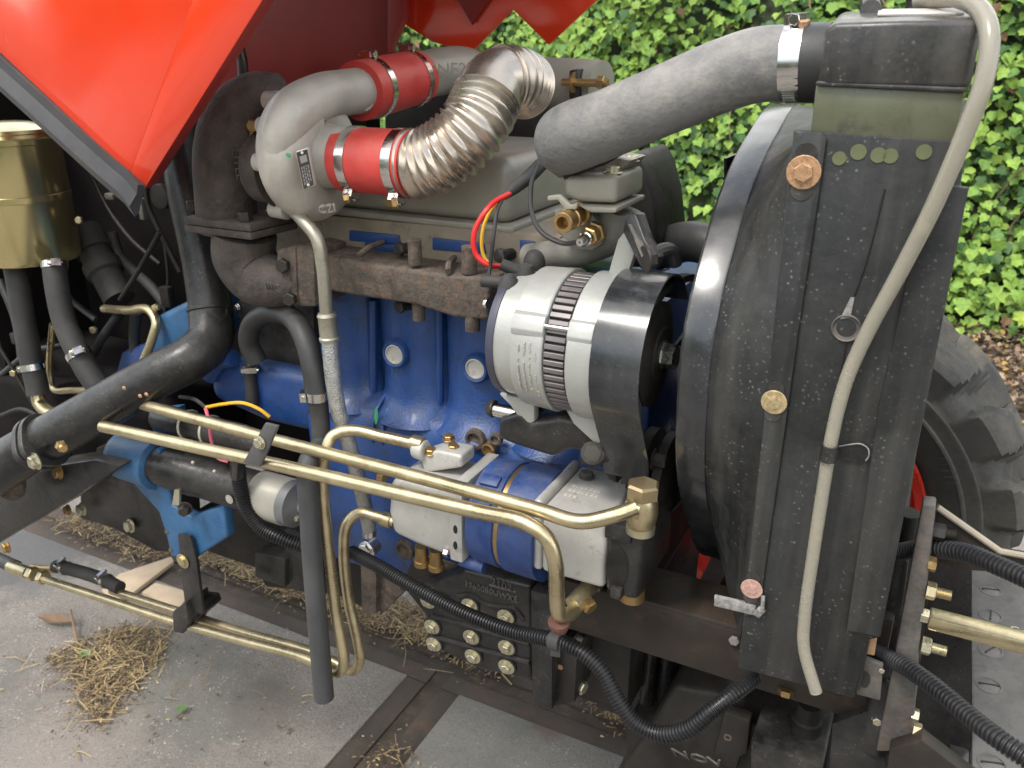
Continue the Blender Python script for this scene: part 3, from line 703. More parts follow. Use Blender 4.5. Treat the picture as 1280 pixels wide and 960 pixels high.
# ---------------------------------------------------------------- thermostat housing and water outlet
yT = .80
b = MB(); x0, x1 = U(704, 240, yT).x, U(771, 240, yT).x
b.prism([U(704, 221, yT), U(771, 218, yT), U(771, 255, yT), U(722, 253, yT), U(704, 246, yT)], (0, .085, 0))
TH = part('thermostat_housing', b, COVER, TR, .007, 3)
b = MB(); b.pp([(720, 257), (772, 259), (770, 267), (738, 266)], yT - .003, .09); part('base_flange', b, COVER, TH, .003)
b = MB(); b.lathe(U(735, 226, .85), Zp, [(0, .034), (.012, .030)], 24); b.pp([(735, 212), (765, 196), (790, 200), (772, 219), (705, 222)], .835, .05); part('outlet_cover', b, COVER, TH, .003)
bolt(TH, U(766, 217, .815), Zp, .0075, ZINC, 1.3); bolt(TH, U(789, 202, .86), Zp, .007, ZINC, 1.3)
b = MB(); b.bar(U(706, 222, .81), U(757, 203, .81), .006, .004); b.bar(U(752, 205, .805), U(778, 190, .84), .004, .004); part('hose_clip', b, DARK, TH)
# water manifold pipe below
b = MB(); b.tube(UU([(775, 262, .86), (768, 285, .86), (742, 305, .865), (705, 316, .87), (660, 322, .88)]), [.027, .025, .020, .017, .016], 24)
WN = part('water_outlet', b, GREYCAST, TR)
b = MB(); b.pp([(692, 262), (716, 254), (735, 256), (753, 292), (752, 306), (740, 314), (722, 312), (694, 290)], .825, .02); part('tap_flange', b, GREYCAST, WN, .003)
d = (U(699, 283, .775) - U(722, 270, .825)).normalized(); p = U(726, 266, .825)
b = MB(); L_ = (U(697, 283, .775) - p).length
b.lathe(p, d, [(0, .0125), (.006, .0125), (.007, .0095), (L_ * .45, .0095), (L_ * .46, .0118), (L_ * .60, .0118), (L_ * .62, .0105), (L_ * .98, .0108), (L_, .0100), (L_, .0065), (L_ * .7, .006)], 24); part('drain_tap', b, BRASS, WN, ang=25)
b = MB(); b.prism([U(684, 245, .79), U(700, 243, .79), U(713, 256, .79), U(722, 254, .79), U(720, 262, .79), U(706, 262, .79), U(697, 250, .79), U(684, 251, .79)], (0, .006, 0)); part('tap_lever', b, COVER, WN, .0012)
d = (U(727, 302, .79) - U(744, 291, .825)).normalized(); p = U(745, 290, .825)
b = MB(); b.hexa(p, d, .0125, .008); b.lathe(p + d * .008, d, [(0, .0095), (.01, .0095)], 20); b.hexa(p + d * .014, d, .0105, .008); part('sensor_body', b, BRASS, WN, ang=25)
b = MB(); b.lathe(p + d * .02, d, [(0, .0075), (.008, .0075), (.009, .006), (.016, .0062), (.022, .004)], 16); part('sensor_tip', b, STEEL, WN)
b = MB(); b.tube(UU([(673, 205, .86), (665, 225, .84), (664, 262, .82), (677, 290, .80), (703, 304, .795), (727, 302, .785)]), .0027, 10); part('sensor_cable', b, RUB, TR)
# dark pump housing and lower hose behind
b = MB(); b.pp([(782, 192), (795, 192), (806, 212), (816, 250), (822, 300), (818, 335), (780, 335)], .93, .12); part('water_pump_housing', b, DARK, TR, .012, 3)
b = MB(); b.tube(UU([(812, 318, 1.0), (840, 306, .98), (868, 302, .97), (895, 312, .96), (930, 360, .96)]), rp(25, U(850, 300, .98)), 24)
LH = part('lower_hose', b, RUB, TR)
clamp(LH, U(823, 313, .99), U(840, 306, .98) - U(812, 318, 1.0), rp(26, U(830, 310, .98)), V((0, -1, .4)), .009)
# belt adjusting arm
b = MB(); b.prism(UU([(781, 276, .80), (788, 266, .80), (795, 267, .80), (806, 300, .79), (820, 322, .78), (812, 338, .78), (800, 334, .78), (778, 290, .80)]), (.006, .012, 0))
AD = part('adjusting_arm', b, BLACK, TR, .002)
b = MB(); b.prism(UU([(785, 280, .797), (789, 280, .797), (806, 318, .777), (802, 322, .777)]), (.002, .004, 0)); part('arm_slot', b, OLDPAINT, AD)
bolt(AD, U(806, 324, .775), (U(835, 318, .80) - U(800, 325, .78)), .0095, DKBOLT, 1.45, 1.0)
b = MB(); b.tube(UU([(812, 318, .79), (838, 312, .81), (845, 330, .82)]), .007, 10); part('belt_idler', b, RUB, AD)

# ---------------------------------------------------------------- alternator
AY, AZ = .80, .952
def ax(x): return V((x, AY, AZ))
b = MB(); b.lathe(ax(0), Xp, [(-.404, .03), (-.402, .066), (-.399, .069), (-.3925, .069)], 56)
b.lathe(ax(0), Xp, [(-.393, .062), (-.3925, .0695), (-.372, .0705), (-.3715, .070), (-.371, .0775), (-.336, .0795), (-.3345, .0785), (-.3345, .06)], 64, (True, False))
ALT = part('alternator', b, SILVER, TR, ang=25)
b = MB(); b.lathe(ax(0), Xp, [(-.405, .02), (-.4045, .0698), (-.3985, .0706), (-.3955, .0706)], 56); part('rear_rim', b, mat('dark_rim', (.05, .05, .075), .4), ALT)
b = MB(); b.lathe(ax(0), Xp, [(-.336, .0715), (-.309, .0715)], 56); part('stator_core', b, DARK, ALT)
FINM = mat('stator_fin', (.20, .18, .18), .5, metal=.5, var=.3, scale=30)
for k in range(56):
    a = k * 2 * math.pi / 56; e = V((0, -math.cos(a), math.sin(a))); t = V((0, math.sin(a), math.cos(a)))
    if e.y > .35: continue
    c = ax(-.3225) + e * .0735
    me = shared('fin', lambda: MB().box((-.0115, -.0025, -.0028), (.0115, .0025, .0028)).mesh('stator_fin', FINM, .0006, 1))
    q = Matrix((Xp, e, Xp.cross(e))).transposed().to_quaternion(); link('stator_fin', me, c, ALT, rot=q)
b = MB(); b.lathe(ax(0), Xp, [(-.3085, .06), (-.3085, .0785), (-.307, .0800), (-.281, .0800), (-.279, .078), (-.279, .05)], 64, (False, False)); part('front_housing', b, SILVER, ALT, ang=25)
b = MB()
for a0 in (28, -95):
    t = R_(a0); e = V((0, -math.cos(t), math.sin(t))); b = MB(); b.lathe(ax(-.336) + e * .0785, Xp, [(0, .0032), (.03, .0032)], 12)
    part('through_bolt', b, STEEL, ALT)
# housing pads where the through bolts pass
b = MB()
for x0, x1 in ((-.371, -.3345), (-.3085, -.281)):
    for a0, hw in ((28, 9), (-95, 9)):
        pr_ = []
        for r in (.074, .0825):
            aa = [a0 + hw * s for s in ((-1, -.6, 0, .6, 1) if r > .08 else (1, -1))]
            pr_ += [V((x0, AY - math.cos(R_(q)) * (r if abs(q - a0) < hw else .079), AZ + math.sin(R_(q)) * (r if abs(q - a0) < hw else .079))) for q in aa]
        b = MB(); b.prism(pr_, (x1 - x0, 0, 0)); part('bolt_pad', b, SILVER, ALT, .0012, ang=40)
# printed data block on the rear housing (too small to read)
b = MB(); random.seed(3)
for row in range(4):
    x = -.362 + row * .0066
    for k in range(17):
        if random.random() < .25: continue
        t = R_(13 - k * 2.6 + (row == 3) * -4); 
        if row == 3 and 3 < k < 8: continue
        e = V((0, -math.cos(t), math.sin(t))); w = random.uniform(.0016, .0026)
        r = .0790
        b.bar(ax(x) + e * r, ax(x + w) + e * (r + .0002), .0024, .0012, e)
part('data_print', b, PRINT, ALT)
# black belt guard and front
def arcpts(r, a0, a1, n=28): return [V((0, AY - math.cos(R_(a0 + (a1 - a0) * i / n)) * r, AZ + math.sin(R_(a0 + (a1 - a0) * i / n)) * r)) for i in range(n + 1)]
prof = arcpts(.0855, 150, -28) + [V((0, .764, .845)), V((0, .772, .815))]
inn = arcpts(.0830, 150, -28) + [V((0, .7665, .844)), V((0, .7745, .8145))]
b = MB(); v = []; f = []
for x in (-.2795, -.228):
    for L_ in (prof, inn): v += [p + V((x, 0, 0)) for p in L_]
n = len(prof)
for i in range(n - 1):
    f += [(i, i + 1, 2 * n + i + 1, 2 * n + i), (n + i, 3 * n + i, 3 * n + i + 1, n + i + 1), (i, n + i, n + i + 1, i + 1), (2 * n + i, 2 * n + i + 1, 3 * n + i + 1, 3 * n + i)]
f += [(0, 2 * n, 3 * n, n), (n - 1, 2 * n - 1, 4 * n - 1, 3 * n - 1)]
b.add(v, f)
part('belt_guard', b, SHROUD, ALT, ang=30)
b = MB(); b.lathe(ax(0), Xp, [(-.277, .03), (-.276, .079), (-.262, .079), (-.258, .06)], 48); part('cooling_disc', b, BLACK, ALT)
b = MB(); b.lathe(ax(0), Xp, [(-.262, .03), (-.26, .056), (-.254, .056), (-.249, .047), (-.244, .056), (-.237, .056), (-.235, .048), (-.233, .030), (-.231, .028)], 48); part('pulley', b, DARK, ALT)
bolt(ALT, ax(-.2325), Xp, .0135, STEEL, 1.25, 1.1)
# lugs
b = MB(); b.pp([(622, 492), (668, 500), (668, 528), (655, 532), (637, 507)], .776, .014); part('pivot_lug', b, SILVER, ALT, .003)
b = MB(); b.pp([(706, 512), (745, 520), (758, 553), (744, 556), (716, 530)], .765, .014); part('pivot_lug', b, SILVER, ALT, .003)
b = MB(); b.pp([(757, 352), (772, 300), (786, 282), (793, 318), (784, 345), (776, 352)], .812, .012); part('adjusting_lug', b, SILVER, ALT, .002)
# terminals on the back
b = MB(); b.lathe(U(636, 372, .775), Zp, [(-.012, .014), (.010, .0125), (.020, .010), (.026, .005), (.027, .001)], 18); b.tube(UU([(603, 351, .772), (632, 353, .775)]), .0068, 14)
part('terminal_cap', b, MRUB, ALT)
b = MB(); b.lathe(U(657, 352, .80), Zp, [(-.02, .0115), (.008, .0115), (.018, .008), (.021, .001)], 16); b.tube(UU([(626, 330, .79), (655, 342, .80)]), .0065, 12); part('terminal_cap', b, MRUB, ALT); b = MB(); b.ball(U(668, 328, .83), .0125, 14, (1, 1, 1.2)); part('terminal_cap', b, MRUB, ALT)
b = MB(); b.prism(UU([(616, 378, .772), (650, 372, .772), (654, 384, .772), (622, 386, .772)]), (0, .07, 0)); part('terminal_block', b, MRUB, ALT, .003)
bolt(ALT, U(610, 379, .775), Xm, .005, STEEL, 1.2)
# wiring down to the terminals
for m_, pts, r in ((WIRER, [(640, 240, .84), (612, 258, .80), (593, 290, .785), (595, 318, .785), (610, 331, .79), (628, 333, .81)], .0030), (WIREY, [(636, 243, .845), (614, 262, .81), (603, 290, .80), (604, 318, .80), (613, 331, .80), (626, 334, .815)], .0020), (RUB, [(634, 240, .84), (622, 262, .805), (617, 295, .79), (613, 330, .79), (610, 350, .785)], .0022)):
    b = MB(); b.tube(UU(pts), r, 10); part('wire', b, m_, TR)
b = MB(); b.tube(UU([(676, 206, .90), (660, 222, .87), (642, 236, .845), (630, 246, .83)]), [.008, .008, .007, .004], 12); part('taped_sleeve', b, MRUB, TR)

# alternator carrier
b = MB(); b.pp([(622, 524), (650, 515), (664, 529), (700, 522), (735, 530), (760, 548), (748, 570), (712, 562), (690, 572), (640, 556), (622, 548)], .775, .06)
AB = part('alternator_bracket', b, BLACK, TR, .006, 3)
b = MB(); b.lathe(U(618, 512, .79), Xp, [(0, .008), (.03, .008)], 18); part('pivot_pin', b, STEEL, AB)
bolt(AB, U(618, 511, .79), Xm, .009, DKBOLT, 1.2)
b = MB(); b.pp([(725, 566), (760, 560), (762, 577), (742, 585), (724, 580)], .765, .02); b.pp([(742, 560), (764, 567), (772, 606), (760, 600)], .78, .02); part('link', b, DARK, AB, .003)
bolt(AB, U(741, 566, .762), Ym + V((.3, 0, .3)), .010, OLDPAINT, 1.3, .4)
# crank pulley and idler right of it
b = MB(); b.lathe(U(805, 590, .85), Xp, [(0, .02), (.0, .055), (.012, .055), (.018, .045), (.024, .055), (.034, .055), (.036, .03)], 40)
CP = part('drive_pulley', b, DARK, TR)
bolt(CP, U(817, 574, .80), Xp, .008, DKBOLT, 1.6, 1.6)
b = MB(); b.prism([U(776, 566, .80), U(800, 572, .80), U(797, 606, .80), U(775, 606, .80)], (0, .01, 0)); part('guard_foot', b, BLACK, CP, .002)
b = MB()
pl = [V((-.245, .742, .955)), V((-.245, .80, 1.012)), V((-.245, 1.0, .985)), V((-.245, 1.08, .90)), V((-.245, .97, .76)), V((-.245, .80, .80))]
P = smooth(pl + [pl[0]], 8); b.rings([[p + V((dx, 0, 0)) + (p - V((-.245, .9, .88))).normalized() * dz for dx, dz in ((-.006, 0), (.006, 0), (.006, -.008), (-.006, -.008))] for p in P], (True, True)); part('drive_belt', b, MRUB, TR)

# ---------------------------------------------------------------- engine block and head
yB = .90
zt, zs, zb = U(500, 352, yB).z, U(545, 520, yB).z, U(520, 715, yB).z
xl, xr = U(392, 450, yB).x, -.28
b = MB(); b.box((xl, yB + .03, zb), (xr, 1.24, zt)); 
BLK = part('engine_block', b, BLUE, TR, .006)
b = MB()
cxs = [U(425, 460, yB).x, U(508, 450, yB).x, U(592, 465, yB).x, -.40]
for cx_ in cxs:
    rr_ = .056; o = []
    for z, k, yy in ((zt - .002, 1, 0), (zs + .05, 1, 0), (zs + .02, 1.02, -.001), (zs + .004, 1.10, -.006), (zs - .012, 1.3, -.02)):
        o.append([V((cx_ + math.cos(t) * rr_ * min(k, 1.2), yB + .036 + yy - math.sin(t) * .042 * k, z)) for t in (math.pi * i / 18 for i in range(19))] + [V((cx_ - rr_ * .9, yB + .06, z)), V((cx_ + rr_ * .9, yB + .06, z))])
    b.rings(o)
part('cylinder_wall', b, BLUE, BLK, ang=50)
for px in (466, 549):
    b = MB(); b.tube([U(px, 375, yB + .012), U(px + 1, 520, yB + .012)], .006, 10); part('rib', b, BLUE, BLK)
# widened crankcase below, with soft upper shoulder
zsh = zs + .012
b = MB(); b.prism([V((xl, yB - .03, zb)), V((xl, yB - .03, zsh - .045)), V((xl, yB - .018, zsh - .018)), V((xl, yB + .012, zsh)), V((xl, yB + .05, zsh + .002)), V((xl, yB + .05, zb))], (xr - xl, 0, 0)); part('crankcase', b, BLUE, BLK, .008, 3, 50)
for px, py in ((493, 443), (594, 461)):
    c = U(px, py, yB - .013); b = MB(); b.lathe(c, Ym, [(-.012, .021), (.000, .0200), (.003, .0175), (.002, .0150), (-.002, .0145)], 32); part('plug_boss', b, BLUE, BLK)
    b = MB(); b.lathe(c, Ym, [(-.002, .0146), (.0015, .0142), (.002, .0125), (-.0005, .011), (-.0012, .0001)], 32, (True, True)); part('core_plug', b, PUMPS, BLK)
b = MB(); oval(b, U(470, 520, yB - .033), .003, .014, .001, tilt=-.1); part('green_mark', b, GRNMARK, BLK)
for px, py, r, m_ in ((594, 549, .010, IRON), (620, 549, .006, IRON), (506, 687, .011, IRON), (611, 562, .007, BRASS)):
    c = U(px, py, yB - .033); b = MB(); b.lathe(c, Ym, [(-.004, r * 1.5), (.003, r * 1.4), (.004, r), (.000, r * .9), (-.001, .0001)], 24); part('plug', b, m_, BLK)
for x0 in (U(480, 520, yB).x, U(492, 520, yB).x):
    b = MB(); b.tube([V((x0, yB - .028, zsh - .06)), V((x0, yB - .03, zsh - .04)), V((x0, yB - .016, zsh - .014)), V((x0 + .002, yB + .008, zsh + .004))], .0032, 8); part('rib', b, BLUE, BLK)
b = MB(); b.pp([(520, 690), (585, 710), (580, 718), (515, 702)], yB - .036, .004); part('rusty_flange', b, IRON, BLK, .001)
# left: blue bell housing lobe
b = MB(); b.prism([U(258, 462, .87), U(283, 448, .87), U(392, 470, .87), U(392, 545, .87), U(330, 530, .87), U(262, 500, .87)], (0, .2, 0)); part('bell_housing', b, BLUE, BLK, .02, 4, 60)
b = MB(); b.prism([U(195, 395, .95), U(235, 375, .95), U(245, 420, .95), U(200, 470, .95), U(160, 470, .95)], (0, .15, 0)); part('bell_housing', b, LBLUE, BLK, .012, 3)
b = MB(); b.tube(UU([(262, 470, .868), (275, 452, .868), (292, 448, .868)]), .014, 12); part('casting_lug', b, BLUE, BLK)
b = MB(); b.prism([U(296, 376, .895), U(392, 384, .895), U(392, 474, .895), U(300, 462, .895)], (0, .03, 0)); part('black_cover_plate', b, BLACK, BLK, .003)
bolt(BLK, U(297, 384, .893), Ym, .005, STEEL, 1.2); bolt(BLK, U(345, 387, .893), Ym, .004, STEEL, 1.2)
b = MB(); b.tube([U(312, 455, .866), U(316, 505, .862)], .0095, 12); MG = part('drain_stub', b, RUB, BLK)
clamp(MG, U(313, 459, .866), U(316, 505, .862) - U(312, 455, .866), .0105, V((1, -1, 0)), .008)
# sump and lower black structure on the left
b = MB(); b.pp([(238, 640), (300, 655), (385, 670), (470, 690), (470, 770), (420, 745), (330, 735), (320, 712), (255, 690)], .93, .25); part('oil_sump', b, DARK, BLK, .008)
b = MB(); b.pp([(355, 660), (380, 668), (382, 742), (356, 735)], .88, .1); b.pp([(318, 690), (356, 700), (356, 735), (318, 722)], .87, .08); part('sump_rib', b, BLACK, BLK, .004)
b = MB(); b.pp([(450, 700), (470, 705), (470, 768), (452, 765)], .86, .02); b.pp([(470, 706), (510, 716), (505, 740), (475, 770)], .87, .05); part('sump_bracket', b, IRON, BLK, .002)
b = MB(); b.pp([(515, 700), (590, 725), (590, 752), (540, 745), (498, 738)], .868, .05); part('sump_flange', b, BROWNBLK, BLK, .004)

# cylinder head band with blue windows
yH = .895
b = MB(); b.pp([(330, 262), (700, 296), (700, 350), (330, 320)], yH, .30); HD = part('cylinder_head', b, HEAD, TR, .003)
for q in ([(436, 288), (498, 294), (500, 306), (436, 301)], [(540, 297), (604, 304), (607, 318), (540, 312)], [(649, 300), (668, 302), (668, 330), (650, 329)], [(455, 302), (500, 307), (502, 316), (456, 312)]):
    b = MB(); b.pp(q, yH - .003, .004); part('blue_window', b, BLUE, HD, .0015)
# valve cover
yV = .905
b = MB()
poly = [(412, 267), (416, 240), (432, 212), (470, 195), (560, 180), (622, 178), (662, 184), (682, 200), (690, 225), (694, 284)]
f0 = [U(a, c, yV) for a, c in poly]
ctr = sum(f0, V((0, 0, 0))) / len(f0)
def shr(k, dy): return [V((ctr.x + (p.x - ctr.x) * k, yV + dy, p.z if i in (0, len(f0) - 1) else ctr.z + (p.z - ctr.z) * k)) for i, p in enumerate(f0)]
xv0, xv1 = U(412, 260, yV).x, U(638, 250, yV).x; zv0, zv1 = U(638, 282, yV).z, U(638, 199, yV).z
lv = lambda z, k: [V((xv0 + k, yV + k, z)), V((xv1 - k * .6, yV + k, z)), V((xv1 - k * .6, yV + .27 - k, z)), V((xv0 + k, yV + .27 - k, z))]
b.rings([lv(zv0, 0), lv(zv1 - .02, .004), lv(zv1, .008)])
VC = part('valve_cover', b, COVER, TR, .016, 5, 60)
b = MB(); b.box((xv0 - .01, yV - .009, zv0 - .008), (xv1 + .009, yV + .28, zv0 + .0005)); part('cover_flange', b, COVER, VC, .003)
b = MB(); b.pp([(478, 120), (560, 112), (668, 125), (672, 180), (480, 176)], 1.20, .08); part('intake_manifold', b, DARK, TR, .008)
b = MB(); c = U(604, 192, yV + .05); c.z = zv1 - .002; b.lathe(c, Zp, [(0, .012), (.004, .012), (.006, .007), (.012, .007)], 18); part('cover_nut', b, COVER, VC)
b = MB(); c = U(493, 250, .90); b.hexa(c, Ym, .009, .012); part('cover_stud', b, BRASS, VC)
# ---------------------------------------------------------------- exhaust manifold
yM = .83
b = MB(); b.prism(UU([(395, 318, yM), (415, 321, yM), (480, 333, yM), (559, 344, yM), (612, 348, yM), (610, 401, yM), (567, 397, yM), (517, 381, yM), (450, 371, yM), (416, 365, yM), (395, 362, yM)]), (0, .066, 0))
MAN = part('exhaust_manifold', b, IRON, TR, .005, 3, 40)
for a, c, p1, p2 in ((1, 1, (448, 320), (478, 303)), (1, 1, (560, 340), (568, 322))):
    b = MB(); b.tube([U(*p1, yM + .0), U((p1[0] + p2[0]) / 2 - 3, p1[1] - 10, yM + .02), U(*p2, yM + .055)], .004, 8); part('casting_ridge', b, IRON, MAN)
for px, py, dz, r in ((519, 325, .025, .0085), (587, 336, .027, .0095)):
    b = MB(); b.lathe(U(px, py, yM + .012), Zp, [(-.005, r), (dz, r), (dz + .001, r * .8)], 20); part('stud_boss', b, IRON, MAN)
b = MB(); b.lathe(U(591, 413, yM + .01), Zp, [(0, .009), (.02, .0095), (.04, .011)], 20); part('stud_boss', b, IRON, MAN)
b = MB(); b.lathe(U(524, 400, yM + .02), Zp, [(0, .008), (.03, .009)], 16); part('stud_boss', b, IRON, MAN)
for px, py in ((502, 311), (627, 319), (502, 383)):
    b = MB(); p = U(px, py, yM + .045); b.lathe(p, Ym + V((-.2, 0, .1)), [(-.02, .007), (.006, .007), (.008, .005)], 14); b.hexa(p, Ym + V((-.2, 0, .1)), .009, .007); part('manifold_nut', b, DKBOLT, MAN)
# joint flange to the turbine elbow
b = MB(); b.prism(UU([(368, 308, .815), (392, 314, .815), (394, 384, .815), (372, 384, .815)]), (0, .07, 0)); b.prism(UU([(345, 312, .812), (369, 308, .812), (372, 383, .812), (347, 378, .812)]), (0, .06, 0)); JF = part('joint_flange', b, IRON, TR, .004)
bolt(JF, U(355, 331, .81), Ym + V((.25, 0, 0)), .0095, DKBOLT, 0, .9); bolt(JF, U(364, 373, .81), Ym + V((.25, 0, 0)), .0095, DKBOLT, 0, .9)
# ---------------------------------------------------------------- turbine side
b = MB(); b.tube(UU([(306, 292, .83), (306, 320, .83), (322, 345, .83), (350, 352, .83), (375, 350, .84)]), [.042, .043, .040, .034, .030], 28)
TB = part('turbine_housing', b, TURB, TR, ang=60)
text(TB, 'IIIG', U(333, 362, .79), V((1, .1, -.05)), V((0, -.35, 1)), .017, OLDPAINT, .001)
b = MB()
for z0_, dz in ((0, .0095), (.0105, .0095)):
    q = [U(231, 289, .785), U(315, 307, .785)]; base = q[0].z + z0_ - .001
    x0, x1 = q[0].x, q[1].x
    b.prism([V((x0, .785, base)), V((x1, .785, base)), V((x1, .80, base)), V((x1 + .004, .87, base)), V((x0 - .003, .87, base))], (0, 0, dz))
part('flange_pair', b, TURB, TB, .002)
zf = U(231, 289, .785).z + .02
for px, py, y in ((243, 268, .83), (308, 285, .80), (345, 272, .85)):
    p = U(px, py, y); p.z = zf; bolt(TB, p, Zp, .0095, DKBOLT, 0, 1.2)
b = MB(); b.tube(UU([(285, 288, .83), (282, 240, .83), (282, 195, .83), (292, 155, .835), (318, 130, .85), (350, 128, .88)]), [.040, .040, .041, .040, .038, .036], 28); b.ball(U(300, 165, .84), .046, 20)
part('turbine_volute', b, TURB, TB, ang=60)
text(TB, '1EITEL', U(289, 178, .79), V((.12, -.05, -1)), V((1, .1, 0)), .016, TURB, .0012)
b = MB(); b.tube(UU([(318, 150, .82), (313, 190, .815), (316, 225, .815)]), .0035, 8); b.tube(UU([(325, 240, .82), (358, 247, .82)]), .006, 10); part('oil_drain_tube', b, BRASS, TB)
bolt(TB, U(318, 157, .815), V((.3, -1, 0)), .008, BRASS, 0, 1.0); bolt(TB, U(330, 225, .815), V((.3, -1, 0)), .008, DKBOLT, 0, 1.0)
b = MB(); b.lathe(U(345, 210, .83), Xp, [(-.02, .045), (.005, .045), (.01, .05)], 28); part('bearing_housing', b, TURB, TB)
# ---------------------------------------------------------------- compressor side
TC = U(391, 194, .835)
b = MB(); rings = []
R0 = .052
for i in range(41):
    a = R_(100) + 2 * math.pi * i / 40 * .92
    e = V((0, -math.cos(a), math.sin(a))); tr_ = .022 + .013 * i / 40
    c = TC + e * R0
    rings.append([c + (e * math.cos(q) + Xp * math.sin(q)) * tr_ for q in (2 * math.pi * j / 20 for j in range(20))])
b.rings(rings)
b.lathe(TC, Xp, [(-.033, .02), (-.032, .062), (-.026, .068), (-.012, .066), (-.004, .05), (.012, .048), (.016, .040), (.040, .037), (.075, .0365)], 48)
CM = part('compressor_housing', b, ALU, TR, ang=60)
b = MB()
b.tube(UU([(352, 215, .775), (351, 175, .775), (366, 142, .79), (398, 122, .84), (430, 116, .90), (462, 112, .955)]), [.018, .024, .027, .027, .028, .029], 28)
part('outlet_pipe', b, ALU, CM)
for px, py, yy in ((331, 203, .775), (343, 126, .82), (350, 262, .82), (336, 158, .785)):
    b = MB(); b.lathe(U(px, py, yy), Xp, [(-.012, .011), (.012, .012), (.014, .009)], 16); part('clamp_boss', b, ALU, CM)
b = MB(); c = U(453, 126, .925); b.lathe(c, V((.75, -.6, .1)), [(-.012, .013), (.008, .013), (.009, .011)], 18); b.hexa(c + V((.75, -.6, .1)).normalized() * .008, V((.75, -.6, .1)), .010, .003); part('sensor_boss', b, ALU, CM)
# name plate
b = MB(); q = [U(369, 189, .757), U(385, 184, .764), U(394, 232, .764), U(379, 239, .757)]
nrm = (q[1] - q[0]).cross(q[3] - q[0]).normalized(); nrm = nrm if nrm.y < 0 else -nrm
b.prism([p - nrm * .012 for p in q], nrm * .012); part('plate_pad', b, ALU, CM, .002)
b = MB(); k = lambda u, v: q[0].lerp(q[1], u).lerp(q[3].lerp(q[2], u), v)
b.prism([k(.08, .04), k(.92, .04), k(.92, .96), k(.08, .96)], nrm * .001); NP = part('name_plate', b, PLATEBLK, CM)
b = MB(); random.seed(11)
b.prism([k(.25, .16) + nrm * .001, k(.78, .16) + nrm * .001, k(.8, .34) + nrm * .001, k(.27, .34) + nrm * .001], nrm * .0003)
for r in range(4):
    u = .22 + r * .17; v0 = .42
    while v0 < .84:
        l = random.uniform(.03, .1); b.prism([k(u, v0) + nrm * .001, k(u + .09, v0) + nrm * .001, k(u + .09, v0 + l) + nrm * .001, k(u, v0 + l) + nrm * .001], nrm * .0003); v0 += l + .025
part('plate_print', b, DIMPRINT, CM)
b = MB()
for v0 in (.09, .91): b.lathe(k(.5, v0) + nrm * .001, nrm, [(0, .0018), (.001, .0012)], 10)
part('rivet', b, PALEMARK, CM)
b = MB(); c = U(361, 194, .7565); b.prism([c + V((math.cos(t) * .0025, math.sin(t) * -.0005, math.sin(t) * .0028)) for t in (2 * math.pi * i / 12 for i in range(12))], (0, -.002, 0)); part('green_mark', b, GRNMARK, CM)
text(CM, 'CZI', U(400, 266, .785), V((1, .3, .15)), V((0, -.5, 1)), .014, ALU, .002)
# intake: silicone hose, bellows
IA = V((1, 0, 0)); c0 = V((TC.x + .028, TC.y, TC.z))
def px_x(px, y, z):
    lo, hi = -3.0, 1.0
    for _ in range(50):
        m = (lo + hi) / 2; q = V((m, y, z)) - CAM; u = 640 + FPX * q.dot(RT) / q.dot(FW)
        if u < px: lo = m
        else: hi = m
    return lo
xs0, xs1 = px_x(411, TC.y - .03, TC.z), px_x(500, TC.y - .03, TC.z)
yi = TC.y; zi = U(405, 195, yi).z - .002
ri = .0385
b = MB(); b.lathe((0, yi, zi), Xp, [(xs0, ri - .002), (xs0, ri), (xs1, ri), (xs1, ri - .002)], 40); IH = part('intake_coupling', b, REDSIL, TR)
for xx in (px_x(424, yi - .037, zi), px_x(482, yi - .037, zi)): clamp(IH, V((xx, yi, zi)), Xp, ri, V((0, -.5, -1)), .0125)
for px, py in ((436, 247), (497, 254)): bolt(IH, U(px, py, yi - .035), V((-.6, -.5, -.1)), .0058, BRASS, 1.2, 1.0)
b = MB()
bp_ = [V((xs1 - .004, yi, zi)), V((xs1 + .012, yi, zi + .001)), U(560, 189, .84), U(592, 157, .855), U(610, 120, .885)]
b.corr(bp_, .0405, .0098, .0050, 36, 'bellows'); BL = part('intake_bellows', b, BELLOWM, TR, ang=60)
b = MB(); b.tube([bp_[-1] - (bp_[-1] - bp_[-2]) * .12, bp_[-1], U(619, 104, .90), U(634, 100, .915)], [.0375, .0375, .037, .037], 32); part('smooth_elbow', b, BELLOWM, BL)
b = MB(); b.corr([U(626, 101, .908), U(640, 101, .925), U(658, 108, .96)], .0395, .0078, .0040, 36, 'bellows'); part('end_bellows', b, BELLOWM, BL, ang=60)
# charge hose: red coupling then cast pipe across the engine
A0, A1 = U(448, 114, .93), U(520, 97, 1.08)
b = MB(); b.tube([A0, A0.lerp(A1, .5), A1], .0375, 32, sm=False); CH = part('charge_coupling', b, REDSIL, TR)
for t, sc in ((.2, V((0, -.4, 1))), (.86, V((0, -.4, 1)))): clamp(CH, A0.lerp(A1, t), A1 - A0, .0378, sc, .012)
b = MB(); b.tube([A0.lerp(A1, .9), U(548, 90, 1.14), U(578, 88, 1.20), U(600, 96, 1.24), U(660, 102, 1.24), U(730, 107, 1.22), U(752, 109, 1.215)], [.031, .034, .035, .036, .037, .037, .037], 32)
CPI = part('charge_pipe', b, COVER, TR)
dd = (U(578, 86, 1.2) - U(540, 90, 1.12)).normalized()
text(CPI, 'SNE23N20', U(537, 95, 1.075), V((.8, .55, .05)), V((0, -.4, 1)), .024, ALU, .001)
b = MB(); b.pp([(711, 88), (723, 86), (723, 122), (711, 124)], 1.17, .03); PS = part('stay_plate', b, BLACK, TR, .002)
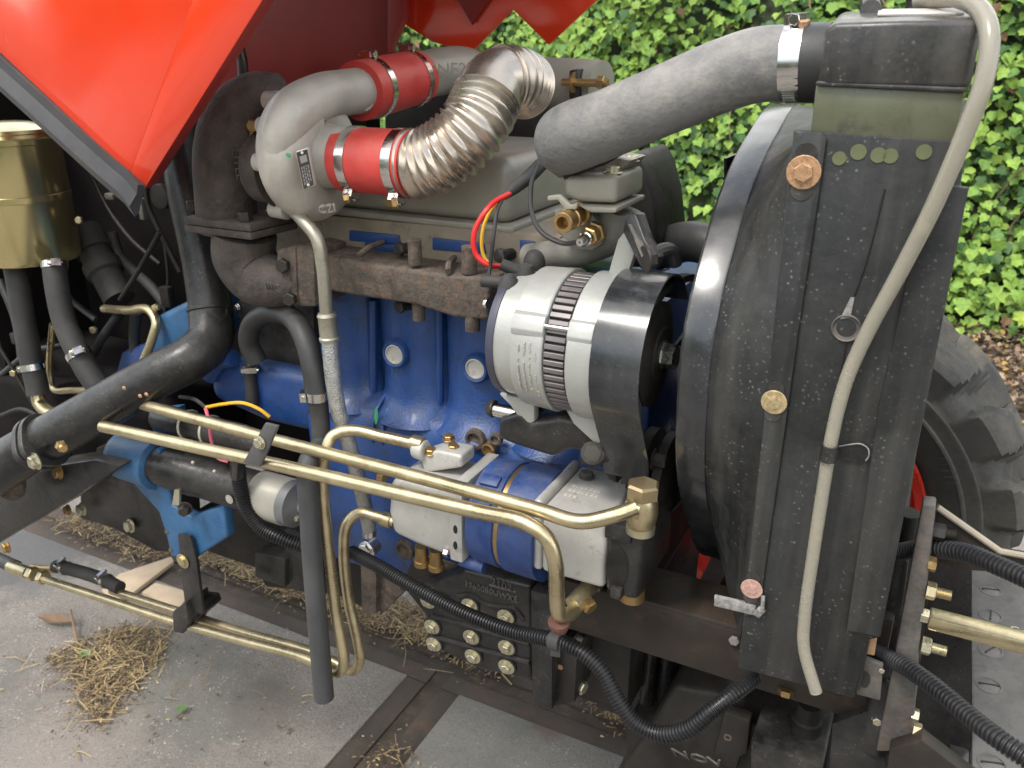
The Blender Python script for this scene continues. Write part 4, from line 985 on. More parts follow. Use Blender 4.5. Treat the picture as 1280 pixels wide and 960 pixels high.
b = MB(); b.lathe(U(703, 103, 1.165), Xp, [(0, .0055), (.07, .0055)], 14); b.lathe(U(716, 103, 1.165), Xp, [(0, .014), (.003, .0145)], 20); b.hexa(U(748, 103, 1.165), Xp, .0095, .01); part('stay_bolt', b, BRASS, PS)
# ---------------------------------------------------------------- oil feed pipe, braided hose
b = MB(); b.tube(UU([(366, 262, .80), (380, 277, .79), (396, 298, .785), (403, 330, .785), (408, 392, .785)]), .0082, 18); OF = part('oil_feed_pipe', b, DULLST, TR)
p0, p1 = U(408, 391, .785), U(412, 426, .785); d = p1 - p0; L_ = d.length
b = MB(); b.lathe(p0, d, [(0, .0105), (.004, .0125), (.006, .0115), (L_ - .006, .0115), (L_ - .004, .013), (L_, .0125)], 24); part('ferrule', b, DULLST, OF)
b = MB(); b.tube(UU([(412, 424, .785), (416, 470, .785), (425, 520, .79), (438, 560, .80), (450, 605, .815), (460, 650, .83), (462, 668, .835)]), .0105, 20); BH = part('braided_hose', b, BRAID, OF)
b = MB(); b.lathe(U(462, 660, .833), V((0, 0, -1)), [(0, .0095), (.012, .0095), (.014, .0075)], 16); b.lathe(U(462, 685, .838), Ym, [(-.01, .014), (.008, .014)], 20); part('banjo', b, STEEL, OF)
bolt(OF, U(459, 685, .826), Ym, .0095, STEEL, 1.25, .6)
# breather hose arch + drain
b = MB(); b.tube(UU([(322, 452, .86), (311, 428, .855), (316, 404, .85), (340, 391, .84), (366, 398, .82), (382, 425, .80), (391, 460, .79), (396, 492, .785)]), rp(13.5, U(350, 400, .82)), 22); BRH = part('breather_hose', b, RUB, TR)
clamp(BRH, U(397, 494, .785), V((.03, 0, -1)), .0135, V((-1, -.6, 0)), .012)
b = MB(); b.tube(UU([(396, 488, .785), (400, 520, .785), (402, 565, .775)]), .0125, 18); part('hose_stub', b, MRUB, BRH)
b = MB(); b.tube(UU([(402, 555, .775), (385, 580, .735), (387, 640, .725), (392, 720, .72), (399, 800, .715), (405, 872, .71)]), [.0125, .0135, .0135, .0137, .0140, .0143], 26, caps=(True, False)); 
p = U(405, 872, .71); DH = part('drain_hose', b, DRAINH, BRH)
b = MB(); b.lathe(p, V((.02, -.01, -1)), [(-.004, .0139), (0, .0142), (.0002, .0095), (-.02, .0095)], 26, (False, True)); part('cut_end', b, MRUB, BRH)
# ---------------------------------------------------------------- starter motor and blue housing flange
yS = .80
s0, s1 = U(206, 583, yS), U(372, 630, yS); zc = (s0.z + s1.z) / 2
def sx(px, py): return U(px, py, yS).x
b = MB(); b.lathe((0, yS, zc), Xp, [(sx(196, 580), .03), (sx(197, 580), .033), (sx(248, 600), .034), (sx(250, 600), .0325), (sx(330, 620), .0325)], 32)
ST = part('starter_motor', b, BLACK, TR)
b = MB(); b.lathe((0, yS, zc), Xp, [(sx(326, 620), .0335), (sx(327, 620), .0355), (sx(360, 628), .0355), (sx(363, 628), .033)], 36); part('end_cap', b, CREAM, ST)
b = MB(); b.lathe((0, yS, zc), Xp, [(sx(362, 628), .034), (sx(372, 628), .034), (sx(373, 628), .029), (sx(378, 629), .012), (sx(382, 629), .011)], 32); part('end_plate', b, mat('grey_end', (.2, .2, .2), .5, metal=.4), ST)
bolt(ST, U(371, 648, .775), Xp, .0045, ZINC, 1.2)
b = MB(); b.lathe((0, .825, U(270, 540, .825).z), Xp, [(U(196, 516, .825).x, .018), (U(200, 516, .825).x, .0225), (U(300, 552, .825).x, .0225), (U(330, 560, .825).x, .019), (U(334, 560, .825).x, .012)], 26); part('solenoid', b, BLACK, ST)
for px, py in ((235, 545), (262, 556)):
    c = V((U(px, py, .82).x, .822, U(px, py, .82).z)); b = MB()
    b.lathe(V((c.x, .825, U(270, 540, .825).z)), V((1, 0, .05)), [(0, .0228), (0, .0243), (.004, .0243), (.004, .0228)], 24, (False, False)); part('cable_tie', b, TIEM, ST); b = MB(); b.ball(U(px + 6, py + 33, .765), .0026, 8); part('tie_knot', b, TIEM, ST)
b = MB(); b.tube(UU([(257, 510, .79), (262, 530, .785), (264, 550, .785), (272, 572, .785), (285, 577, .79)]), .0026, 8); part('wire', b, WIREP, ST)
b = MB(); b.tube(UU([(258, 509, .80), (280, 505, .80), (305, 504, .80), (325, 512, .805), (337, 521, .81)]), .0026, 8); part('wire', b, WIREY, ST)
b = MB(); b.tube(UU([(225, 496, .82), (245, 500, .80), (258, 510, .80)]), .003, 8); part('wire', b, RUB, ST)
bolt(ST, U(232, 635, .765), Ym + V((.6, 0, 0)), .009, DKBOLT, 1.25, 1.3)
b = MB(); b.pp([(218, 612), (224, 612), (224, 632), (215, 631)], .763, .004); part('terminal_tag', b, ZINC, ST); bolt(ST, U(287, 624, .765), Ym, .0048, CREAM, 1.5, .2)
b = MB(); b.lathe((0, yS, zc), Xp, [(sx(150, 570), .024), (sx(153, 570), .036), (sx(160, 572), .0405), (sx(200, 582), .042), (sx(202, 582), .034)], 36)
BF = part('blue_housing', b, LBLUE, TR, ang=45)
b = MB(); b.pp([(160, 598), (196, 560), (207, 590), (214, 632), (238, 646), (279, 632), (284, 672), (243, 699), (213, 696), (208, 672), (198, 640)], .785, .02); part('mounting_flange', b, LBLUE, BF, .004, 3)
b = MB(); b.pp([(190, 515), (215, 512), (216, 545), (190, 540)], .835, .03); part('upper_lobe', b, LBLUE, BF, .004)
for px, py in ((208, 665), (213, 688)):
    b = MB(); b.lathe(U(px, py, .7848), Ym, [(-.004, .0045), (.0004, .0045), (.0006, .003)], 14); part('bolt_hole', b, IRON, BF)
b = MB(); b.pp([(222, 668), (237, 670), (245, 700), (254, 768), (232, 765), (226, 712)], .775, .006); SB = part('support_strap', b, BLACK, TR, .001)
bolt(SB, U(229, 701, .774), Ym, .0085, GOLD, 1.55, .45)
# loom off the starter
b = MB(); b.corr(UU([(297, 575, .765), (299, 600, .762), (307, 632, .762), (325, 658, .765), (352, 673, .77), (385, 684, .785), (410, 690, .80)]), .0108, .0042, .0022, 18); part('cable_loom', b, LOOM, TR, ang=50)

# ---------------------------------------------------------------- hydraulic pipes
HP = []
def pipe(pts, r, name='hydraulic_pipe', m=GOLD, n=18):
    b = MB(); b.tube(UU(pts), r, n, 10); o = part(name, b, m, TR); HP.append(o); return o
h1 = pipe([(170, 503, .765), (190, 509, .76), (325, 545, .745), (480, 585, .73), (600, 617, .715), (675, 638, .705), (725, 652, .70), (765, 645, .71), (795, 634, .725)], .0083)
h2 = pipe([(128, 533, .72), (240, 558, .715), (350, 582, .71), (500, 617, .70), (600, 640, .695), (655, 653, .69), (683, 672, .69), (694, 702, .69), (696, 740, .70), (700, 768, .715), (714, 766, .735), (732, 738, .775)], .0088)
h3 = pipe([(525, 556, .80), (480, 546, .79), (440, 538, .78), (416, 545, .765), (406, 572, .75), (404, 620, .745), (411, 690, .74), (421, 770, .735), (430, 825, .73), (425, 840, .732), (410, 836, .74), (380, 822, .75), (300, 800, .765), (215, 776, .78), (130, 748, .79), (50, 722, .80)], .0078)
h4 = pipe([(493, 652, .80), (470, 645, .795), (448, 641, .79), (434, 655, .78), (430, 690, .775), (436, 750, .77), (447, 800, .765), (450, 822, .765), (440, 838, .77), (415, 826, .775), (390, 815, .78), (300, 789, .795), (215, 762, .81), (140, 738, .82)], .0078)
for a, c, dd_, r, y in (((516, 553), (530, 557), None, .0105, .80), ((478, 648), (494, 653), None, .0105, .80)):
    p0, p1 = U(*a, y), U(*c, y); b = MB(); b.lathe(p0, p1 - p0, [(0, r), (.016, r), (.017, r * .85)], 20); part('sleeve', b, GOLD, h3 if a[1] < 600 else h4)
# banjo on pump outlet
c = U(802, 640, .745); b = MB(); b.lathe(c, Zp, [(-.016, .012), (-.012, .0155), (.0, .0175), (.014, .0165), (.019, .0145)], 28); b.lathe(U(788, 636, .733), V((-1, -.15, .05)), [(-.01, .0095), (.006, .0095)], 18); BJ = part('banjo', b, GOLD, h1)
b = MB(); b.hexa(c + V((0, 0, .019)), Zp, .0180, .016); part('banjo_bolt', b, mat('brown_zinc', (.30, .23, .13), .42, metal=.7, var=.2), h1, ang=25)
b = MB(); b.lathe(c + V((0, 0, -.024)), Zp, [(0, .0155), (.008, .0155)], 24); part('sealing_washer', b, ZINC, h1)
# outlet elbow under pump
b = MB(); b.tube(UU([(716, 756, .745), (732, 738, .77), (748, 722, .80)]), [.0105, .0105, .011], 18); b.hexa(U(738, 730, .785), U(748, 722, .80) - U(732, 738, .77), .014, .012); part('elbow_nut', b, GOLD, h2)
bolt(h2, U(732, 752, .76), V((.8, -.4, -.3)), .010, BRASS, 0, 1.2)
b = MB(); b.lathe(U(699, 776, .716), V((0, .2, -1)), [(0, .013), (.005, .013), (.006, .009), (.014, .009)], 18); part('rusty_fitting', b, RUSTR, h2)
# clamp plate
q = [(336, 530), (348, 536), (326, 582), (302, 578), (310, 560)]
b = MB(); b.pp([(331, 529), (347, 533), (325, 584), (303, 579)], .697, .005); CLP = part('pipe_clamp', b, mat('slate_steel', (.06, .06, .065), .5, var=.2, dust=.3), TR, .001)
bolt(CLP, U(325, 553, .696), Ym, .0072, ZINC, 1.3, .6)
b = MB(); b.pp([(290, 578), (297, 579), (296, 602), (289, 601)], .705, .012); part('clamp_leg', b, BLACK, CLP, .001)
# lower pair block
b = MB(); b.pp([(215, 765), (232, 752), (236, 780), (228, 793), (216, 790)], .765, .05); b.pp([(228, 752), (252, 756), (256, 765), (246, 775), (232, 770)], .785, .04); LB = part('pipe_block', b, BLACK, TR, .003)
bolt(LB, U(232, 757, .79), Zp, .006, ZINC, 1.2, .6)
# left ends
b = MB(); p0, p1 = U(36, 716, .803), U(62, 725, .80); d = p1 - p0; b.hexa(p0 + d * .1, d, .0150, .013); part('union_nut', b, GOLD, h3); b = MB(); b.hexa(p0 + d * .62, d, .0145, .010); part('union_nut', b, GOLD, h3); b = MB(); b.lathe(p0 - d * .9, d, [(0, .0125), (d.length * .9, .0125)], 20); part('hose_collar', b, GOLD, h3)
b = MB(); b.tube(UU([(-60, 680, .83), (-10, 696, .82), (20, 709, .81)]), .0135, 18); part('hose_end', b, RUB, h3)
b = MB(); b.tube(UU([(70, 708, .835), (90, 712, .83), (128, 724, .822), (150, 735, .82)]), .0125, 20); RS = part('rubber_sleeve', b, MRUB, h4)
clamp(h4, U(82, 710, .832), U(128, 724, .822) - U(90, 712, .83), .0128, V((-.1, -.3, 1)), .009); clamp(h4, U(133, 726, .822), U(128, 724, .822) - U(90, 712, .83), .0128, V((-.1, -.3, 1)), .009)
b = MB(); b.tube(UU([(40, 710, .84), (62, 712, .838), (80, 710, .834)]), .008, 12); part('pipe_stub', b, BRASS, h4)

# ---------------------------------------------------------------- pumps
yP = .765
b = MB(); b.prism(UU([(486, 602, yP), (500, 598, yP), (572, 614, yP), (572, 702, yP), (520, 682, yP), (490, 668, yP), (484, 640, yP)]), (0, .085, 0)); FP = part('small_pump', b, PUMPS, TR, .010, 4, 45)
b = MB(); b.pp([(561, 606), (577, 609), (578, 705), (562, 700)], yP - .006, .10); part('pump_flange', b, PUMPS, FP, .003)
for py in (630, 662, 682):
    b = MB(); oval(b, U(569, py, yP - .0065), .003, .006, .001); part('flange_slot', b, DARK, FP)
b = MB(); b.prism(UU([(524, 570, .795), (546, 563, .795), (577, 570, .795), (577, 585, .795), (530, 592, .795)]), (0, .035, 0)); b.lathe(U(528, 562, .80), Xm, [(-.006, .014), (.012, .013)], 20); OB = part('outlet_block', b, PUMPS, FP, .004, 3)
for px, py, y in ((539, 566, .80), (561, 549, .825), (567, 561, .812)): bolt(FP, U(px, py, y), Zp + V((0, -.15, 0)), .0068, BRASS, 1.25, .8)
for px, py in ((527, 690), (545, 695)):
    b = MB(); b.lathe(U(px, py, .80), V((0, 0, -1)), [(-.01, .009), (.012, .009), (.013, .011), (.02, .011)], 16); part('bottom_plug', b, BRASS, FP)
bolt(FP, U(556, 690, .763), Xp, .006, STEEL, 0, 1.0); bolt(FP, U(481, 597, .79), Xm, .007, BRASS, 0, 1.4)
# blue adapter
yA = .81; za = U(630, 640, yA).z
def px_x(px, y, z):
    lo, hi = -3.0, 1.0
    for _ in range(50):
        m = (lo + hi) / 2; q = V((m, y, z)) - CAM; u = 640 + FPX * q.dot(RT) / q.dot(FW)
        if u < px: lo = m
        else: hi = m
    return lo
xa0, xa1, xa2, xa3 = px_x(576, yA - .07, za), px_x(612, yA - .07, za), px_x(618, yA - .07, za), px_x(663, yA - .07, za)
b = MB(); b.lathe((0, yA, za), Xp, [(xa0, .05), (xa0 + .003, .066), (xa1, .068), (xa1 + .002, .0645), (xa2, .0645), (xa2 + .002, .069), (xa3, .070), (xa3 + .001, .06)], 48); BA = part('pump_adapter', b, BLUED, TR, ang=30)
b = MB(); b.lathe((0, yA, za), Xp, [(xa1 + .0005, .0655), (xa2 + .0005, .0655)], 48, (False, False)); part('gasket_ring', b, BRASS, BA)
for t0 in (38, 62):
    e = V((0, -math.cos(R_(t0)), math.sin(R_(t0)))); b = MB(); b.bar(V((xa0 + .008, yA, za)) + e * .068, V((xa1 - .006, yA, za)) + e * .068, .016, .006, e); part('casting_rib', b, BLUED, BA, .002)
b = MB(); b.lathe(U(577, 700, .775), Xp, [(0, .008), (.034, .009)], 16); part('casting_rib', b, BLUED, BA)
# large silver pump + black end cover
yQ = .745
z0_, z1_ = U(700, 722, yQ).z, U(700, 640, yQ).z
xq0, xq1, xq2 = U(664, 680, yQ).x, U(757, 690, yQ).x, U(803, 690, yQ).x
xg = U(676, 680, yQ).x
b = MB(); b.box((xq0, yQ + .002, z0_ - .002), (xg, yQ + .118, z1_ + .006)); GP = part('gear_pump', b, PUMPS, TR, .008, 4, 45)
b = MB(); b.box((xg + .0005, yQ, z0_), (xq1, yQ + .115, z1_ + .001)); part('pump_body', b, PUMPS, GP, .007, 4, 45)
b = MB(); b.box((xq1 + .0005, yQ - .002, z0_ - .003), (xq2, yQ + .117, z1_ + .002)); part('end_cover', b, BLACK, GP, .010, 4, 45)
b = MB(); oval(b, V(((xq1 + xq2) / 2 - .006, yQ - .0035, (z0_ + z1_) / 2 - .006)), .013, .027, .004); part('cover_recess', b, DARK, GP, .001)
b = MB(); b.box((xq1 + .01, yQ - .010, z0_ - .001), (xq1 + .024, yQ + .004, z0_ + .014)); part('cover_lug', b, BLACK, GP, .003); b = MB(); b.box((xq1 - .001, yQ - .006, z1_ - .015), (xq1 + .03, yQ + .004, z1_ + .004)); part('cover_lug', b, BLACK, GP, .003)
bolt(GP, V((xq1 - .001, yQ + .085, z1_ + .006)), Xm, .007, DKBOLT, 0, 1.0); bolt(GP, U(733, 596, .83), Zp, .008, OLDPAINT, 1.2, .7)
b = MB()
random.seed(5)
for r in range(3):
    for i in range(7):
        if r == 0 and i > 2: continue
        x = xg + .012 + i * .0055; y = yQ + .035 + r * .012
        b.box((x, y, z1_ + .0009), (x + random.uniform(.002, .0045), y + .005, z1_ + .0014))
part('pump_label', b, PALEMARK, GP)
b = MB(); b.lathe(U(790, 742, .775), V((0, 0, -1)), [(-.01, .015), (.006, .015)], 18); part('bottom_plug', b, BRASS, GP)

# ---------------------------------------------------------------- chassis
b = MB(); b.box((-.46, .862, .40), (-.262, 1.2, .74)); part('timing_cover', b, DARK, TR, .006)
yC = .80
b = MB(); zr0, zr1 = .566, U(850, 772, yC).z
xr0 = U(690, 760, yC).x
b.box((xr0, yC, zr0), (.03, yC + .012, U(850, 790, yC).z + .025)); RL = part('chassis_rail', b, BROWNBLK, TR, .004)
zt_ = U(850, 790, yC).z + .025
b = MB(); b.box((xr0 + .07, yC + .001, zt_ - .006), (-.06, yC + .075, zt_ + .004)); part('top_flange', b, BROWNBLK, RL, .003)
b = MB(); b.box((-.60, 1.26, .56), (.03, 1.30, .70)); part('far_rail', b, BROWNBLK, RL, .004)
b = MB(); b.box((.012, .81, .56), (.032, 1.30, .70)); part('cross_member', b, BROWNBLK, RL, .004)
bolt(RL, U(983, 862, yC - .002), V((0, -.3, -1)), .009, BRASS, 0, .8); bolt(RL, U(918, 800, yC - .002), Ym, .006, CHIP, 0, .6)
# engine mount casting
yK = .815
b = MB(); b.pp([(505, 738), (545, 728), (580, 712), (664, 732), (664, 852), (600, 838), (545, 812), (535, 775)], yK, .04); MK = part('engine_mount', b, BLACK, TR, .006, 3)
for col, rows in (((537, 590, 634), None),):
    pass
for a0, c0 in (((540, 770), (662, 804)), ((540, 795), (662, 828)), ((548, 742), (560, 748))):
    b = MB(); b.tube([U(*a0, yK - .001), U(*c0, yK - .001)], .0035, 8, sm=False); part('casting_rib', b, BLACK, MK)
b = MB(); b.tube(UU([(572, 745, yK - .001), (590, 744, yK - .001), (606, 754, yK - .001), (626, 758, yK - .001), (642, 760, yK - .001), (655, 774, yK - .001)]), .0032, 8); part('casting_rib', b, BLACK, MK)
for px, py in ((541, 782), (543, 804), (590, 795), (592, 819), (634, 808), (634, 832), (536, 750), (588, 756), (633, 770)):
    b = MB(); c = U(px, py, yK - .001); b.lathe(c, Ym, [(-.003, .015), (.002, .0145)], 20); part('bolt_pad', b, BLACK, MK)
    bolt(MK, c + V((0, -.002, 0)), Ym + V((.05, 0, -.05)), .0072, ZINC, 1.7, .85)
text(MK, '2102', U(614, 730, yK - .0015), V((1, 0, -.03)), V((.0, 0, 1)), .016, OLDPAINT, .0015)
text(MK, '3960080UWXE', U(581, 732, yK - .0015), V((1, 0, -.0)), V((.0, 0, 1)), .0125, OLDPAINT, .0015)
b = MB(); b.tube(UU([(612, 731, yK), (645, 740, yK)]), .0015, 6, sm=False); part('cast_line', b, OLDPAINT, MK)
# hanging black plates
b = MB(); b.pp([(663, 738), (690, 745), (690, 888), (665, 882)], .785, .11); HB = part('hanger_plate', b, BLACK, TR, .002)
b = MB(); b.pp([(691, 800), (722, 808), (718, 878), (690, 884)], .805, .09); part('hanger_web', b, DARK, HB, .002)
bolt(HB, U(722, 856, .83), Xp + V((.2, -.3, 0)), .0095, ZINC, 1.3, 1.1); bolt(HB, U(722, 798, .82), Xp + V((.2, -.3, 0)), .008, DKBOLT, 1.3, 1.1)
b = MB(); oval(b, U(700, 834, .8045), .004, .004, .002); part('rust_spot', b, COPPER, HB)
b = MB(); b.prism(UU([(727, 782, .81), (745, 770, .81), (775, 776, .81), (740, 792, .81)]), (0, .03, 0)); part('paint_marked_lug', b, BLACK, HB, .003)
# long loom along the front
b = MB(); b.corr(UU([(440, 690, .79), (470, 706, .775), (520, 735, .76), (580, 766, .75), (640, 789, .745), (690, 800, .74), (722, 812, .735), (752, 838, .73), (772, 874, .72), (792, 902, .715), (822, 917, .715), (858, 912, .72), (890, 888, .735), (918, 866, .755), (945, 845, .785)]), .0095, .0040, .0020, 18); LM_ = part('cable_loom', b, LOOM, TR, ang=50)
p = U(694, 801, .74); d = (U(722, 812, .735) - U(660, 794, .743)).normalized(); b = MB(); b.lathe(p - d * .005, d, [(0, .0098), (0, .0118), (.014, .0118), (.014, .0098)], 22, (False, False)); b.pp([(688, 806), (700, 808), (700, 822), (688, 820)], .73, .004); part('loom_clip', b, MRUB, LM_)
# axle parts below
b = MB(); b.prism(UU([(760, 985, .86), (800, 930, .86), (842, 858, .86), (905, 868, .86), (915, 900, .86), (985, 925, .86), (985, 1000, .86), (770, 1000, .86)]), (0, .30, 0)); AX = part('front_axle', b, DARK, TR, .01, 3)
b = MB(); b.pp([(905, 890), (938, 902), (934, 942), (925, 948), (920, 965), (890, 950)], .845, .02); part('axle_bracket', b, DARK, AX, .004)
b = MB(); b.lathe(U(910, 921, .846), Ym, [(0, .0055), (.002, .005), (.002, .003), (-.004, .003)], 16); part('bracket_hole', b, IRON, AX)
b = MB(); b.pp([(938, 925), (1030, 960), (1030, 1010), (935, 1010)], .80, .1); part('axle_cover', b, BLACK, AX, .005)
text(AX, 'NOV', U(843, 944, .852), V((1, -.1, .25)), V((-.2, -.5, 1)), .032, OLDPAINT, .001)
b = MB(); b.lathe(U(1012, 880, .85), V((0, 0, -1)), [(0, .013), (.02, .015), (.022, .018), (.09, .018)], 20); part('spindle', b, DARK, AX)
b = MB(); b.lathe(U(898, 862, .90), V((-.3, -1, .2)), [(-.05, .022), (.0, .022), (.004, .016)], 20); b.lathe(U(830, 870, .95), V((0, 0, 1)), [(-.05, .012), (.12, .012)], 14); b.lathe(U(808, 880, .93), V((0, 0, 1)), [(-.02, .01), (.14, .01)], 14); b.box((-.33, .93, .33), (-.26, 1.2, .56)); part('axle_link', b, BLACK, AX)
b = MB(); b.pp([(738, 838), (790, 815), (800, 850), (800, 940), (788, 925)], .95, .12); part('axle_beam', b, BROWNBLK, AX, .006)
b = MB(); b.box((-.27, .88, .26), (-.10, 1.36, .37)); part('axle_tube', b, DARK, AX, .01)

# ---------------------------------------------------------------- far front wheel
WC = V((-.182, 1.50, .428))
def wl(prof, n, m, name, par, ang=35):
    b = MB(); b.lathe(WC, Yp, prof, n, (False, False)); return part(name, b, m, par, ang=ang)
b = MB(); b.lathe(WC, Yp, [(-.01, .09), (.0, .10), (.05, .10), (.06, .06)], 32); WH = part('front_wheel', b, DARK, TR)
RIMP = mat('red_rim_paint', (0.55, 0.025, 0.012), 0.3, coat=.4, dust=.2)
wl([(.03, .06), (.04, .10), (.045, .20), (.02, .235), (.0, .242), (-.006, .258), (-.002, .262), (.012, .25), (.06, .238), (.2, .238)], 64, RIMP, 'rim', WH)
def tyre():
    prof = [(.016, .248), (-.002, .268), (-.018, .285), (-.029, .312), (-.0325, .316), (-.0325, .320), (-.030, .323), (-.032, .338), (-.0335, .342), (-.0335, .346), (-.031, .349), (-.030, .358), (-.026, .370), (-.018, .381), (-.006, .389), (.012, .394), (.04, .397), (.07, .3985), (.10, .399), (.13, .3985), (.16, .397), (.19, .394), (.21, .389), (.225, .381), (.235, .36), (.235, .32), (.22, .27), (.2, .25)]
    NA = 432; b = MB(); st = lambda x, a, c: max(0, min(1, (x - a) / (c - a))); sm = lambda t: t * t * (3 - 2 * t)
    for i in range(NA):
        an = 2 * math.pi * i / NA; e = V((math.cos(an), 0, math.sin(an)))
        for yy, r in prof:
            h = 0.0
            if r > .352 and yy < .232:
                near = yy < .10; u = abs(yy - .10)
                ph = (an / (2 * math.pi) * 18 - u * 3.4 + (0 if near else .5)) % 1.0
                m = sm(st(ph, .0, .07)) * (1 - sm(st(ph, .60, .68)))
                m *= sm(st(r, .351, .372)) * (1 - sm(st(-u, -.012, .0)))
                h = .031 * m
            d = V((0, -.5, 0)) + e * .9 if yy < 0 else V((0, .5, 0)) + e * .9 if yy > .2 else e
            b.v.append(WC + V((0, yy, 0)) + e * r + d * h)
    n = len(prof)
    for i in range(NA):
        j = (i + 1) % NA
        for k in range(n - 1): b.f.append((i * n + k, j * n + k, j * n + k + 1, i * n + k + 1))
    return b
part('tyre', tyre(), TYRE, WH, ang=38)
b = MB()
for k in range(5): 
    a = R_(24 + k * 2.2); e = V((math.cos(a), 0, math.sin(a))); b.bar(WC + e * .300 + V((0, -.0235, 0)), WC + e * .318 + V((0, -.0325, 0)), .003, .002, (0, -1, 0))
part('sidewall_mark', b, TYRE, WH)

# ---------------------------------------------------------------- front frame on the right
yF = .775
b = MB(); b.pp([(1153, 630), (1170, 632), (1160, 720), (1150, 800), (1140, 940), (1095, 940), (1118, 820), (1140, 700)], yF, .02)
FFR = part('front_bracket', b, OLDPAINT, TR, .0025)
b = MB(); b.pp([(1171, 634), (1252, 690), (1300, 698), (1300, 720), (1200, 712), (1166, 700)], yF + .03, .01); part('gusset_plate', b, BROWNBLK, FFR, .001)
b = MB(); b.tube(UU([(1172, 634, yF + .027), (1250, 689, yF + .027), (1310, 700, yF + .027)]), .0032, 8, sm=False); part('gusset_edge', b, mat('dusty_edge', (.30, .26, .2), .7), FFR)
b = MB(); b.pp([(1108, 700), (1136, 702), (1120, 830), (1095, 828)], yF + .05, .03); part('inner_post', b, BLACK, FFR, .003)
b = MB(); b.lathe(U(1132, 672, .86), V((.05, 0, -1)), [(-.03, .012), (.04, .012), (.042, .018), (.07, .018)], 18); part('pin', b, DARK, FFR)
b = MB(); b.pp([(1165, 700), (1215, 712), (1213, 960), (1135, 960), (1155, 800)], yF + .12, .02); part('dark_web', b, BLACK, FFR)
for px, py, r, th, m_ in ((1160, 704, .0075, 0, BRASS), (1158, 737, .0088, 1.6, GOLD), (1151, 768, .0075, 0, ZINC), (1152, 806, .0090, 1.6, ZINC), (1139, 893, .0075, 0, ZINC), (1141, 912, .0085, 0, GOLD), (1146, 845, .006, 0, ZINC)):
    bolt(FFR, U(px, py, yF + .006), Xp, r, m_, 0, .95, thread=th)
bolt(FFR, U(1166, 663, yF + .02), Xp, .0085, DKBOLT, 0, 1.3, thread=1.2)
# gold square bar
p0, p1 = U(1160, 772, .79), U(1330, 818, .79); p1.z = p0.z; p1.y = .79; b = MB(); b.bar(p0, V((p0.x + .3, .79, p0.z)), .021, .015); part('square_bar', b, GOLD, FFR, .003)
# small rusty foot bracket
b = MB(); b.pp([(1079, 822), (1104, 832), (1100, 876), (1070, 868)], .757, .006); FT = part('radiator_foot', b, OLDPAINT, TR, .001)
b = MB(); oval(b, U(1081, 850, .756), .005, .010, .002); part('slot_hole', b, DKBOLT, FT); b = MB(); b.pp([(1084, 798), (1096, 800), (1093, 820), (1080, 817)], .752, .01); part('rusty_tab', b, COPPER, FT, .001)
bolt(FT, U(1102, 838, .756), Ym, .003, ZINC, 0, .6)
b = MB(); b.lathe(U(1113, 840, .80), V((0, 0, -1)), [(0, .014), (.004, .0165), (.1, .0165)], 20); part('lift_pin', b, BLACK, FFR)
b = MB(); b.pp([(1040, 905), (1108, 880), (1108, 980), (1035, 980)], .79, .03); part('lower_plate', b, BLACK, FFR, .002); bolt(FFR, U(1097, 900, .787), Ym, .005, ZINC, 1.2)
b = MB(); b.pp([(1112, 936), (1152, 925), (1230, 985), (1105, 985)], .76, .02); part('corner_plate', b, BROWNBLK, FFR, .002)
# looms on the right
for pts in ([(1100, 697, .86), (1125, 690, .83), (1165, 686, .80), (1210, 692, .775), (1250, 708, .755), (1310, 735, .73)], [(1085, 812, .82), (1100, 818, .80), (1130, 832, .76), (1170, 860, .73), (1215, 898, .70), (1250, 925, .68), (1310, 965, .66)]):
    b = MB(); b.corr(UU(pts), .0092, .0042, .0020, 18); part('cable_loom', b, LOOM, TR, ang=50)
# grey front platform with slotted studs
zp = .50
pe = UZ(1214, 830, zp); xe = pe.x
yfar = UZ(1245, 702, zp).y
b = MB(); b.box((xe, .50, zp - .10), (xe + .5, yfar, zp)); PF = part('front_platform', b, CHEQ, TR, .004)
b = MB(); b.box((xe - .022, .50, zp - .3), (xe - .001, yfar - .01, zp - .004)); part('platform_side', b, BLACK, PF, .002)
def stud(px, py, ang_):
    c = UZ(px, py, zp)
    b = MB(); b.lathe(c, Zp, [(-.002, .016), (.0008, .0155), (.0012, .0135), (.0002, .0130), (.0018, .009), (.0022, .0001)], 28); part('slotted_stud', b, CHEQ, PF)
    t = V((math.cos(ang_), math.sin(ang_), 0)); b = MB(); b.bar(c + V((0, 0, .002)) - t * .012, c + V((0, 0, .002)) + t * .012, .002, .0016); part('stud_slot', b, DARK, PF)
for px, py, a in ((1238, 738, .3), (1238, 770, 1.5), (1238, 813, 1.0), (1236, 857, .2), (1240, 955, .3)): stud(px, py, a)
for k in range(4):
    for j in range(int((yfar - .6) / .12)):
        c = V((xe + .11 + k * .09, .56 + j * .12, zp)); b = MB(); b.lathe(c, Zp, [(-.002, .016), (.0008, .0155), (.0012, .0135), (.0002, .0130), (.0018, .009), (.0022, .0001)], 20); part('slotted_stud', b, CHEQ, PF)
text(PF, 'Co 2', UZ(1262, 788, zp + .001), V((1, 0, 0)), V((0, 1, 0)), .018, PALEMARK, .0004)

